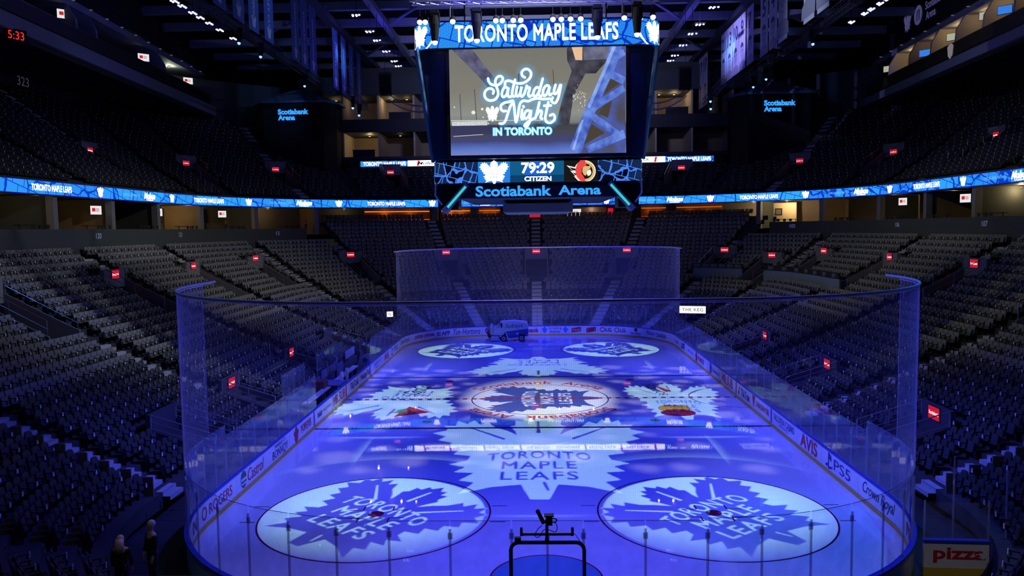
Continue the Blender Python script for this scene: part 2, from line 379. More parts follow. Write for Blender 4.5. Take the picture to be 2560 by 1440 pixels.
M_LRD = em('led_red', srgb(235, 30, 60), 1.0); M_SW = em('sign_white', (1, .95, .95), 1.0); M_SIGN = em('sign_red', srgb(205, 24, 52), .95)
M_LBLU = em('led_blue', srgb(45, 130, 235), 1.0); M_CYAN = em('led_cyan', srgb(120, 235, 250), 1.1); M_AZ = em('led_azure', srgb(50, 160, 245), 1.0)
M_WARM = em('warm_lamp', srgb(255, 214, 150), 2.5); M_LEDBLK = pm('led_black', (.006, .007, .012), .4, var=0)

# ------------------------------------------------------------------ ice
def fan(P, z): return [(x, y, z) for x, y in P]
mb = MB(); mb.poly(fan(rink_path(20)[:-1], 0)); ice = mb.build('floor', M_ICE); tag(ice, kind='structure')
fl = MB(); fl.bx(-62, 62, -56, 88, -.25, -.12); sl = fl.build('floor_2', pm('arena_floor', (.035, .035, .04), .8, var=.2, scale=.5)); tag(sl, kind='structure')
def mark(name, polys, m, z=.004):
    mb = MB()
    for P in polys: mb.poly([(x, y, z) for x, y in P])
    return tag(mb.build(name, m), kind='structure')
def rect(x0, x1, y0, y1): return [(x0, y0), (x1, y0), (x1, y1), (x0, y1)]
def ringpoly(cx, cy, r, wd, n=72, a0=0, a1=2*PI):
    out = []
    for i in range(n):
        a, b = a0+(a1-a0)*i/n, a0+(a1-a0)*(i+1)/n
        out.append([(cx+r*math.cos(a), cy+r*math.sin(a)), (cx+r*math.cos(b), cy+r*math.sin(b)), (cx+(r-wd)*math.cos(b), cy+(r-wd)*math.sin(b)), (cx+(r-wd)*math.cos(a), cy+(r-wd)*math.sin(a))][::-1])
    return out
def disc(cx, cy, rx, ry=None, n=40): return [(cx+rx*math.cos(2*PI*i/n), cy+(ry or rx)*math.sin(2*PI*i/n)) for i in range(n)]
mark('floor_marking_blue_lines', [rect(-12.97, 12.97, s*7.62-.15, s*7.62+.15) for s in (-1, 1)], M_LNAVY)
red = []; x = -12.95
while x < 12.9: red.append(rect(x, x+.30, -.15, .15)); x += .6
mark('floor_marking_centre_dashes', red, M_LRED, .008)
mark('floor_marking_centre_edges', [rect(-12.97, 12.97, -.17, -.13), rect(-12.97, 12.97, .13, .17)], M_LRED, .007)
mark('floor_marking_goal_lines', [rect(-11.6, 11.6, s*26.82-.03, s*26.82+.03) for s in (-1, 1)], M_LRED)
cir = []
for sx in (-1, 1):
    for sy in (-1, 1):
        cx, cy = sx*6.71, sy*21.03; cir += ringpoly(cx, cy, 4.6, .07)
        for kx in (-1, 1):
            for ky in (-1, 1):
                cir += [rect(cx+kx*.6-.6*(kx < 0), cx+kx*.6+.6*(kx > 0), cy+ky*.43-.03, cy+ky*.43+.03), rect(cx+kx*.6-.03, cx+kx*.6+.03, cy+ky*.43-.45*(ky < 0), cy+ky*.43+.45*(ky > 0))]
            cir += [rect(cx+kx*4.6-.6*(kx < 0), cx+kx*4.6+.6*(kx > 0), cy+ky*.86-.03, cy+ky*.86+.03) for ky in (-1, 1)]
mark('floor_marking_faceoff_circles', cir, ice_mat('ice_maroon_line', (.16, .01, .05)))
mark('floor_marking_faceoff_dots', [disc(sx*6.71, sy*d, .31) for sx in (-1, 1) for sy in (-1, 1) for d in (6.1, 21.03)], M_LDRED, .006)
mark('floor_marking_crease', [[(1.83*math.cos(a), s*(26.82-1.83*math.sin(a))) for a in np.linspace(0, PI, 24)] for s in (-1, 1)], M_LCRE, .003)
mark('floor_marking_crease_edge', [p for s in (-1, 1) for p in ringpoly(0, s*26.82, 1.86, .06, 30, 0 if s < 0 else PI, PI if s < 0 else 2*PI)], M_LRED, .005)
mark('floor_marking_referee_crease', ringpoly(12.97, 0, 3.05, .05, 40, PI/2, 1.5*PI), ice_mat('ice_thin_dark', (.05, .02, .12)), .005)
mark('floor_marking_centre_circle', ringpoly(0, 0, 4.57, .07), M_LNAVY, .005)
# centre emblem: blue leaf lying along the red line, stem to the left
V, F = leaf_fill(); K = 4.1
def lay(V, cx, cy, k, rot): c, s = math.cos(rot), math.sin(rot); return [(cx+k*(c*v[0]-s*v[1]), cy+k*(s*v[0]+c*v[1]), 0) for v in V]
def flat(name, V, F, m, z): return tag(mk(name, [(x, y, z) for x, y, _ in V], F, m), kind='structure')
flat('floor_marking_centre_leaf', lay(V, 0, 0, K, PI/2), F, M_LLEAF, .005)
mb = MB()
for V, F in leaf_words(.03): mb.add(lay(V, 0, 0, K, PI/2), F)
flat('floor_marking_centre_words', mb.V, mb.F, M_ICE, .0065)
mb = MB()
for a0, s in ((90, 'Scotiabank  Arena'), (270, 'Scotiabank  Arena')):
    V, F = fit(s, ht=1.0, bold=.012)
    V = V*np.array([10.6/np.ptp(V[:, 0]), 1]); mb.add([((5.35+v[1])*math.cos(math.radians(a0)-v[0]/5.35), (5.35+v[1])*math.sin(math.radians(a0)-v[0]/5.35), 0) for v in V], F)
flat('floor_marking_centre_lettering', mb.V, mb.F, M_LRED2, .005)
# adverts in the neutral zone
mark('floor_marking_red_triangle', [[(-8.4, -2.15), (-6.85, -3.75), (-8.95, -4.85)]], M_LRED2, .006)
mark('floor_marking_red_triangle_shade', [[(-7.6, -3.2), (-6.85, -3.75), (-8.7, -4.72)]], M_LDRED, .0075)
mark('floor_marking_green_leaf', [[(-8.55, -2.7), (-9.1, -3.2), (-8.85, -3.35), (-9.25, -3.75), (-8.8, -3.8), (-8.72, -3.95), (-8.3, -3.5)]], M_LGRN, .0065)
mark('floor_marking_orange_disc', [disc(8.35, -3.1, 1.0, .95)], M_LORA, .006); mark('floor_marking_red_disc', [disc(8.4, -4.3, 1.05, .85)], M_LDRED, .0075)
mark('floor_marking_red_wedge', [[(8.0, 4.75), (9.1, 2.0), (8.65, 1.75)]], M_LRED2, .006)
V, F = fit('SOTION', 3.6, .62); flat('floor_marking_dark_word', lay(V, 8.05, 2.55, 1, PI/2+.2), F, M_LINK, .006)
V, F = fit('CocaCola', 3.3, 1.3, shear=.4, bold=.0); flat('floor_marking_script_word', lay(V, -8.6, 3.3, 1, PI/2-.25), F, M_LINK, .006)

# ------------------------------------------------------------------ boards: one section per advert
SIDE = lambda s: None
HX, HY = 13.0, 30.5
def s_left(y): return RP.near(-13, y)
def s_right(y): return RP.near(13, y)
def s_far(x): return RP.near(x, 30.5) if abs(x) < 4.5 else RP.near(math.copysign(4.5+8.5*math.sin(min(PI/2, (abs(x)-4.5)/8.5)), x), 22+8.5*math.cos(min(PI/2, (abs(x)-4.5)/8.5)))
E1 = 4.5+8.5*PI/2   # arc length from the middle of an end to where a side starts
sL = lambda y: E1+(y+22); sF = lambda u: E1+44+E1+u; sR = lambda y: E1+44+2*E1+(22-y)   # u: arc length from the middle of the far end
ADS = [  # s0, s1, [(kind, text, centre s, width, height, z, material, opts)], look
 (0.0, 4.6, [], 'plain white rink board at the near end, left of the goal frame'),
 (4.6, 9.4, [], 'plain white rink board on the curve left of the near end'),
 (9.4, sL(-23.1), [('t', 'IN', sL(-23.9), .6, .5, .62, M_INK, {})], 'white rink board with narrow dark capitals in the near left corner'),
 (sL(-23.1), sL(-19.3), [('ring', None, sL(-22.6), .26, 0, .62, M_RED, {}), ('t', 'ROGERS', sL(-20.95), 2.3, .42, .62, M_RED, {})], 'white rink board with a red ring mark and dark red capitals'),
 (sL(-19.3), sL(-15.9), [('disc', None, sL(-18.5), .32, 0, .62, M_GREEN, {}), ('t', 'Castrol', sL(-17.0), 2.0, .55, .62, M_RED, {'shear': .2})], 'white rink board with a green and white disc and slanted red lettering'),
 (sL(-15.9), sL(-12.1), [('t', 'MARRIOTT', sL(-13.6), 1.6, .18, .86, M_INK, {}), ('t', 'BONVOY', sL(-13.6), 2.3, .4, .5, M_INK, {}), ('bar', None, sL(-13.0), .34, .03, .26, M_INK, {})], 'white rink board with two rows of thin dark capitals and a short underline'),
 (sL(-12.1), sL(-7.55), [('blob', None, sL(-11.0), .42, 0, .6, M_RED, {}), ('t', 'POPEYES', sL(-9.2), 1.9, .42, .64, M_RED, {'bold': .02})], 'white rink board with an orange red crest and bold capitals before the blue seam'),
 (sL(-7.55), sL(-3.75), [('t', 'belair', sL(-6.4), 1.0, .4, .64, M_NAVY, {'bold': .02}), ('t', 'every moment', sL(-4.8), 1.7, .26, .6, M_NAVY, {})], 'white rink board with two small dark words after the blue seam on the left'),
 (sL(-3.75), sL(.15), [('t', 'MR.SUB', sL(-1.85), 3.0, .62, .62, M_RED, {'bold': .01})], 'white rink board with tall dark red serif capitals in front of the left bench'),
 (sL(.15), sL(4.1), [('t', 'TikTok', sL(2.4), 2.5, .52, .62, M_INK, {'bold': .015})], 'white rink board with black rounded lettering beside the timekeeper desk'),
 (sL(4.1), sL(8.2), [('t', 'WeatherTech', sL(6.0), 3.2, .46, .62, M_INK, {'bold': .015})], 'white rink board with one long dark word in front of the far left bench'),
 (sL(8.2), sL(12.8), [('t', 'CREATIVE ARTS', sL(10.6), 3.0, .3, .75, M_LBLUE, {}), ('t', 'network', sL(10.6), 1.6, .2, .42, M_LBLUE, {})], 'white rink board with two faint blue rows on the far left'),
 (sL(12.8), sL(16.0), [('t', 'AVIS', sL(14.4), 2.0, .62, .62, M_RED, {'bold': .02})], 'white rink board with heavy red capitals on the far left side'),
 (sL(16.0), sL(20.5), [('psl', None, sL(16.9), .35, 0, .62, M_NAVY, {}), ('t', 'PS5', sL(18.8), 1.8, .45, .62, M_NAVY, {})], 'white rink board with a dark emblem and three thin characters near the far left corner'),
 (sL(20.5), sL(22)+3.2, [('t', 'Crown Royal', sL(22)+1.0, 3.0, .6, .62, M_INK, {'shear': .35})], 'white rink board with curly dark script where the far left corner starts'),
 (sL(22)+3.2, sF(-11.2), [('t', 'pizza pizza', sF(-12.8), 2.9, .5, .62, M_RED, {'bold': .03})], 'white rink board with rounded red lettering on the far left curve'),
 (sF(-11.2), sF(-5.8), [('rr', None, sF(-10.8), .3, 0, .62, M_NAVY, {}), ('t', 'APP', sF(-9.9), 1.0, .42, .62, M_INK, {'bold': .02}), ('t', 'Tim Hortons', sF(-7.55), 3.0, .62, .6, M_INK, {'shear': .3})], 'white rink board with a square icon and slanted dark script left of the ice resurfacer'),
 (sF(-5.8), sF(-2.4), [('ring', None, sF(-5.2), .36, 0, .62, M_NAVY, {}), ('mleaf', None, sF(-5.2), .24, 0, .62, M_RED, {}), ('t', 'AIR CANADA', sF(-3.6), 2.4, .36, .62, M_INK, {})], 'white rink board with a ringed red leaf behind the ice resurfacer'),
 (sF(-2.4), sF(.4), [('t', 'Scotiabank', sF(-1.25), 2.8, .5, .62, M_RED, {'bold': .03})], 'white rink board with heavy red lettering half hidden by the ice resurfacer'),
 (sF(.4), sF(3.3), [('blob', None, sF(.75), .3, 0, .64, M_LBLUE, {}), ('t', 'Scrubbing', sF(1.85), 1.4, .3, .78, M_NAVY, {'shear': .15}), ('t', 'Bubbles', sF(1.85), 1.1, .3, .46, M_NAVY, {'shear': .15}), ('blob', None, sF(2.95), .3, 0, .64, M_LBLUE, {})], 'white rink board with two pale blue blobs and two dark words at the far end'),
 (sF(3.3), sF(6.4), [('plaque', "French's", sF(4.1), 1.0, .5, .62, M_RED, {}), ('plaque', "French's", sF(5.65), 1.0, .5, .62, M_RED, {})], 'white rink board with two slanted red plaques at the far end'),
 (sF(6.4), sF(9.7), [('ring', None, sF(6.85), .26, 0, .65, M_RED, {}), ('t', 'LG', sF(7.5), .62, .38, .64, M_INK, {'bold': .02}), ('ring', None, sF(8.4), .26, 0, .65, M_RED, {}), ('t', 'LG', sF(9.05), .62, .38, .64, M_INK, {'bold': .02})], 'white rink board with two ringed marks and two pairs of capitals at the far end'),
 (sF(9.7), sF(11.6), [('shield', None, sF(10.6), .18, 0, .78, M_INK, {}), ('t', 'NHL SHOP', sF(10.6), 1.2, .2, .42, M_INK, {'bold': .02})], 'white rink board with a tiny dark shield over small capitals'),
 (sF(11.6), sF(15.6), [('t', 'Molson', sF(12.5), 1.2, .42, .66, M_INK, {'shear': .4}), ('t', 'CANADIAN', sF(14.2), 1.7, .42, .56, M_INK, {'bold': .01})], 'white rink board with dark script and tall capitals on the far right curve'),
 (sF(15.6), sR(20.2), [('t', 'Caesars', sR(21.4), 1.8, .4, .62, M_LBLUE, {'shear': .2})], 'white rink board with faint slanted lettering ending the far right curve'),
 (sR(20.2), sR(16.6), [('plaque', 'Dairyland', sR(18.4), 1.6, .5, .62, M_NAVY, {})], 'white rink board with a dark slanted plaque on the far right side'),
 (sR(16.6), sR(13.4), [('t', 'SDI Group', sR(15.0), 2.2, .36, .62, M_LBLUE, {})], 'white rink board with a faint blue word on the far right side'),
 (sR(13.4), sR(8.2), [('blob', None, sR(12.6), .4, 0, .6, M_RED, {}), ('t', 'POPEYES', sR(10.8), 2.2, .36, .6, M_RED, {'bold': .02})], 'white rink board with an orange red crest and bold capitals on the right side'),
 (sR(8.2), sR(4.3), [('blob', None, sR(7.3), .34, 0, .62, M_NAVY, {}), ('t', 'belairdirect', sR(5.7), 2.2, .3, .6, M_INK, {})], 'white rink board with a dark blob and one small word after the right blue seam'),
 (sR(4.3), sR(.2), [('t', 'MR.SUB', sR(2.4), 3.0, .66, .62, M_RED, {'bold': .01})], 'white rink board with tall dark red serif capitals on the right side'),
 (sR(.2), sR(-3.5), [('note', None, sR(-.75), .28, 0, .62, M_INK, {}), ('t', 'TikTok', sR(-2.2), 2.1, .5, .6, M_INK, {'bold': .015})], 'white rink board with a note symbol and black rounded lettering on the right'),
 (sR(-3.5), sR(-7.5), [('tri', None, sR(-4.1), .36, 0, .62, M_RED, {}), ('t', 'CANADIAN TIRE', sR(-5.9), 2.6, .34, .62, M_RED, {'bold': .01})], 'white rink board with a red triangle mark and red capitals on the right'),
 (sR(-7.5), sR(-11.9), [('t', 'FALLSVIEW CASINO', sR(-9.8), 3.4, .38, .7, M_NAVY, {}), ('t', 'ENTERTAINMENT', sR(-9.8), 1.6, .15, .4, M_LBLUE, {})], 'white rink board with a long row of narrow capitals over a faint small row'),
 (sR(-11.9), sR(-15.3), [('t', 'AVIS', sR(-13.6), 2.3, .68, .62, M_RED, {'bold': .02})], 'white rink board with heavy red capitals on the near right side'),
 (sR(-15.3), sR(-19.4), [('psl', None, sR(-16.2), .38, 0, .62, M_NAVY, {}), ('t', 'PS5', sR(-17.7), 1.8, .48, .62, M_NAVY, {})], 'white rink board with a dark emblem and three thin characters on the near right'),
 (sR(-19.4), sR(-22)+1.4, [('t', 'Crown Royal', sR(-21.3), 2.9, .62, .62, M_INK, {'shear': .35})], 'white rink board with curly dark script in the near right corner'),
 (sR(-22)+1.4, sR(-22)+5.2, [('t', 'PIZZA', sR(-22)+3.3, 2.2, .5, .62, M_RED, {'bold': .03})], 'white rink board with red capitals at the end of the near right corner'),
 (sR(-22)+5.2, RP.L-4.6, [], 'plain white rink board on the curve right of the near end'),
 (RP.L-4.6, RP.L, [], 'plain white rink board at the near end, right of the goal frame'),
]
def flat_shape(kind, s, r):
    if kind == 'disc': return [[(r*math.cos(a), r*1.15*math.sin(a)) for a in np.linspace(0, 2*PI, 24, endpoint=False)]]
    if kind == 'ring': return [[(a, b) for a, b in q] for q in ringpoly(0, 0, r, r*.28, 20)]
    if kind == 'bar': return [rect(-r/2, r/2, -.02, .02)]
    if kind == 'blob': return [[(r*(1+.22*math.sin(5*a))*math.cos(a)*.85, r*(1+.2*math.cos(4*a))*math.sin(a)) for a in np.linspace(0, 2*PI, 30, endpoint=False)]]
    if kind == 'psl': return [rect(-.08, .02, -r, r), [(.02, r), (.3, r*.6), (.3, 0), (.02, .1)], [(-.4, -.6*r), (-.08, -.35*r), (-.08, -.7*r), (-.3, -.85*r)], [(.02, -.7*r), (.45, -.5*r), (.4, -.75*r), (.02, -r)]]
    if kind == 'rr': return ringpoly(0, 0, r, r*.3, 4, PI/4, PI/4+2*PI)+[disc(0, 0, r*.3, None, 10)]
    if kind == 'tri': return [[(-r*.9, r), (r*.9, r), (0, -r*1.1)]]
    if kind == 'shield': return [[(-r, r), (r, r), (r, -.3*r), (0, -1.2*r), (-r, -.3*r)]]
    if kind == 'note': return [rect(0, .07, -r*.6, r), [(.07, r), (.26, r*.6), (.26, r*.35), (.07, r*.6)], disc(-.08, -r*.6, .15, .13, 14)]
    if kind == 'mleaf': return [[(r*x, r*y) for x, y in LEAF]]
    return []
for s0, s1, items, look in ADS:
    b = thing('dasher_board', look, 'rink board', RP.pt((s0+s1)/2, 0), 0, None)
    ox, oy, _ = b.location
    def put(mbx, name, m, parent):
        mbx.V = [(x-ox, y-oy, z) for x, y, z in mbx.V]; return mbx.build(name, m, parent)
    g = .008
    put(band(MB(), RP, s0+g, s1-g, .2, 1.02, -.10, 0, .12), 'panel', M_WHITE, b)
    put(band(MB(), RP, s0+g, s1-g, 0, .2, -.10, .012, .12), 'kick_plate', M_YEL, b)
    put(band(MB(), RP, s0+g, s1-g, 1.02, 1.09, -.16, .015, .12), 'cap_rail', M_CAP, b)
    for kind, txt, sc, wd, ht, z, m, opt in items:
        if kind == 't':
            V, F = fit(txt, wd, ht, **opt); q = MB().add(on_path(RP, V, sc, z, .014), F); put(q, 'lettering', m, b)
        elif kind == 'plaque':
            put(MB().add(on_path(RP, [(-wd/2, -ht/2-.05), (wd/2, -ht/2+.08), (wd/2, ht/2+.05), (-wd/2, ht/2-.08)], sc, z, .014), [(0, 1, 2, 3)]), 'plaque', m, b)
            V, F = fit(txt, wd*.85, ht*.55, shear=.3); put(MB().add(on_path(RP, V, sc, z, .024), F), 'lettering', M_WHITE, b)
        else:
            q = MB()
            for P in flat_shape(kind, sc, wd):
                if kind == 'mleaf': V, F = leaf_fill(); q.add(on_path(RP, V*wd, sc, z, .02), F)
                else: q.add(on_path(RP, P, sc, z, .014), [tuple(range(len(P)))])
            put(q, 'emblem', m, b)
            if kind == 'disc': put(MB().add(on_path(RP, rect(-.32, .3, -.05, .07), sc, z, .02), [(0, 1, 2, 3)]).add(on_path(RP, rect(-.3, .32, -.22, -.14), sc, z, .02), [(0, 1, 2, 3)]), 'emblem_stripe', M_WHITE, b)
# coloured seams carried up the boards
for nm, s, m in (('blue', sL(-7.62), M_CAP), ('red', sL(0), M_RED), ('blue', sL(7.62), M_CAP), ('blue', sR(7.62), M_CAP), ('red', sR(0), M_RED), ('blue', sR(-7.62), M_CAP)):
    tag(band(MB(), RP, s-.14, s+.14, .205, 1.015, -.02, .004, .3).build('trim_1', m), kind='structure')

# ------------------------------------------------------------------ glass: one thing per pane
def seg_name(s):
    if s < 4.5 or s > RP.L-4.5: return 'near end'
    if s < E1: return 'near left corner'
    if s < E1+44: return 'left side'
    if s < E1+44+E1-4.5: return 'far left corner'
    if s < E1+44+E1+4.5: return 'far end'
    if s < E1+44+2*E1: return 'far right corner'
    if s < 2*E1+88+E1: return 'right side'
    return 'near right corner'
bench0, bench1 = sL(-6.9), sL(8.1)
M_EDGE = pm('glass_edge', (.05, .08, .2), .3, var=0)
cnt = {}
def pane(s0, s1, top, o=-.05):
    sn = seg_name((s0+s1)/2); cnt[sn] = cnt.get(sn, 0)+1
    hi = top > 3.2
    frm = 'going clockwise' if 'end' in sn or 'corner' in sn else ('going up the rink' if 'left' in sn else 'coming down the rink')
    p = thing('rink_glass_pane', f'clear {"tall" if hi else "lower"} glass pane on the {sn} boards, {ordw(cnt[sn])} {frm}', 'glass pane', RP.pt(s0, 1.09, o), 0, f'glass panes along the {sn}')
    ox, oy, oz = p.location
    def put(mbx, name, m): mbx.V = [(x-ox, y-oy, z-oz) for x, y, z in mbx.V]; return mbx.build(name, m, p)
    put(band(MB(), RP, s0+.02, s1-.02, 1.09, top, o-.006, o+.006, .5), 'pane', M_GLASS)
    q = MB(); q.tube([RP.pt(s0, 1.09, o-.02), RP.pt(s0, top-.22, o-.02)], .036, 8); put(q, 'post', M_POST)
    q = MB(); q.tube([RP.pt(s_, top+.004, o) for s_ in RP.samples(s0+.02, s1-.02, .5)], .008, 4); put(q, 'top_edge', M_EDGE)
    q = MB(); a = RP.pt(s0, top-.42, o-.008); d = RP.at(s0)[1]; q.box(a, (.13, .03, .17), math.atan2(d[1], d[0])); put(q, 'clip', M_POST)
def run(a, b, n, top):
    for i in range(n): pane(a+(b-a)*i/n, a+(b-a)*(i+1)/n, top)
TE, TS = 3.36, 2.98
pane(-1.0 % RP.L if False else RP.L-.98, RP.L-.002, TE)
run(0.002, .98, 1, TE)
run(.98, 4.34, 2, TE); run(4.34, E1-.2, 9, TE+.06)
run(E1-.2, E1+1.9, 2, TE+.06); run(E1+1.9, bench0, 8, TS); run(bench1, sL(22), 7, TS); run(sL(22), sL(22)+E1-4.5, 11, TE)
run(sF(-4.5), sF(4.5), 6, TE); run(sF(4.5), sR(22), 11, TE)
run(sR(22), sR(-20), 27, TS); run(sR(-20), sR(-22)+.2, 2, TE+.06); run(sR(-22)+.2, RP.L-4.34, 9, TE+.06); run(RP.L-4.34, RP.L-.98, 2, TE)

# ------------------------------------------------------------------ netting: real cords
M_NET = pm('net_cord', (.72, .68, .80), .7, var=0); M_PIPE = pm('net_pipe', (.5, .5, .62), .4, .2, var=.05)
def netting(name, label, a, b, zb, zt, step=.05, r=.0011):
    t = thing(name, label, 'safety net', RP.pt((a+b)/2 % RP.L, zb), 0, None)
    ox, oy, oz = t.location; mb = MB()
    W = lambda s, z, o=-.06: Vector(RP.pt(s % RP.L, z, o))-Vector((ox, oy, oz))
    sag = lambda s: .0
    n = int((b-a)/step)
    for i in range(n+1):
        s = a+(b-a)*i/n; mb.cyl(W(s, zb), W(s, zt), r*(1.0 if i not in (0, n) else 6), 3, cap=False)
    S = np.linspace(a, b, 90); z = zb
    while z < zt:
        mb.tube([W(s, z) for s in S], r, 3); z += step
    mb.build('mesh_cords', M_NET, t)
    S2 = np.linspace(a-1.2, b+1.2, 100) if zb < 3.2 or True else S
    MB().tube([W(s, zt+.03) for s in S2], .045, 6).build('top_rail', M_PIPE, t)
    MB().tube([W(s, zt-.05, -.02) for s in S], .012, 5).build('hem_rope', M_NET, t)
netting('safety_netting', 'near safety net hanging from a curved rail above the near glass', -(E1-.6), E1+.3, 3.36, 9.33)
netting('safety_netting', 'far safety net hanging behind the far end glass', sL(20.5), sR(20.5), 3.30, 9.33, .075, .002)

# ------------------------------------------------------------------ stands
def zl(o): return .5+.36*(o-1.5)+.0055*(o-1.5)**2
def zu(o): return 15.2+.5*(o-25)+.008*(o-25)**2
LROWS = [2.7+.86*i for i in range(22)]          # row centres, lower stand (last ones only at the far end)
UROWS = [25.6+.84*i for i in range(21)]
A51, A84, A13, A32 = (math.radians(k) for k in (51.3, 84.1, 13.1, 32.3))
VH = 1.35                                       # half width of a stair portal
LV = [('L', 3.9, 13.2, 17.5, 8.45), ('L', 16.8, 13.2, 17.5, 8.45), ('LA', A13, 13.2, 17.5, 8.6), ('LA', A51, 13.2, 17.5, 8.5), ('LA', A84, 13.2, 17.5, 8.5), ('F', 0.0, 13.2, 17.5, 8.5),
      ('RA', A84, 13.2, 17.5, 8.5), ('RA', A51, 13.2, 17.5, 8.5), ('RA', A32, 12.3, 16.6, 8.0), ('RA', A13, 13.2, 17.5, 8.6), ('R', 16.9, 13.2, 17.5, 8.45), ('R', 3.95, 13.2, 17.5, 8.45), ('L', -9.3, 13.2, 17.5, 8.45), ('R', -9.3, 13.2, 17.5, 8.45)]
d2 = math.radians
UV_ = [('L', 28.6, 28.9, 33, 20.0), ('LA', d2(26), 28.9, 33, 19.9), ('LA', d2(48.4), 28.9, 33, 19.8), ('LA', d2(76.9), 28.9, 33, 19.7),
       ('RA', d2(76.8), 28.9, 33, 19.7), ('RA', d2(48.4), 28.9, 33, 19.8), ('RA', d2(26), 28.9, 33, 19.85), ('R', 28.6, 28.9, 33, 20.0)]
def halfw(v): return VH/PF(v[3])[2] if 'A' in v[0] else VH
def par_list(voms, nl=True):
    out = []
    def seg(name, ts):
        cuts = [c for v in voms if v[0] == name for c in (v[1]-halfw(v), v[1]+halfw(v))]
        rev = ts[0] > ts[-1]; T = sorted(set([round(float(t), 4) for t in ts if all(abs(t-c) > 1e-3 for c in cuts)]+[round(c, 4) for c in cuts]), reverse=rev)
        out.extend((name, t) for t in T)
    if nl: seg('NL', np.linspace(d2(62), 0, 10))
    seg('L', np.linspace(-21.5, 28.7 if not nl else 21.5, 15)); seg('LA', np.linspace(0, PI/2, 25)); seg('F', np.linspace(-4.3, 4.3, 5)); seg('RA', np.linspace(PI/2, 0, 25)); seg('R', np.linspace(28.7 if not nl else 21.5, -21.5, 15))
    if nl: seg('NR', np.linspace(0, d2(62), 10))
    return out
def stand(name, rows, zf, voms, o_end, dw, m, skip=None, base=None):
    P = par_list(voms, name != 'floor_4'); prof = []
    for i, o in enumerate(rows):
        prof += [(o-dw/2, zf(o)), (o+dw/2, zf(o))]
    prof.insert(0, (prof[0][0], prof[0][1]-(base or .6)))
    V = []; F = []; nP = len(P)
    for o, z in prof:
        for s, t in P:
            (x, y), _ = pos(s, o, t); V.append((x, y, z))
    for j in range(len(prof)-1):
        om = (prof[j][0]+prof[j+1][0])/2
        for i in range(nP-1):
            s, t = P[i]; s2, t2 = P[i+1]; tm = (t+t2)/2 if s == s2 else None
            cut = False
            for v in voms:
                if s == s2 == v[0] and abs(tm-v[1]) < halfw(v) and v[2]-.1 < om < v[3]+.1: cut = True
            if skip and skip(s, t, om): cut = True
            if not cut: F.append((j*nP+i, j*nP+i+1, (j+1)*nP+i+1, (j+1)*nP+i))
    o = mk(name, V, F, m); tag(o, kind='structure'); return o
end_only = lambda s, t, o: o > 20.9 and not (s == 'F' or ('A' in s and t > d2(52)))
stand('floor_3', LROWS+[2.7+.86*i for i in range(22, 28)], zl, LV, 21, .86, M_CONC, end_only)
up_end = lambda s, t, o: (o > 32.9 and (s == 'F' or ('A' in s and t > d2(62))))
stand('floor_4', UROWS, zu, UV_, 43, .84, M_CONC, up_end)

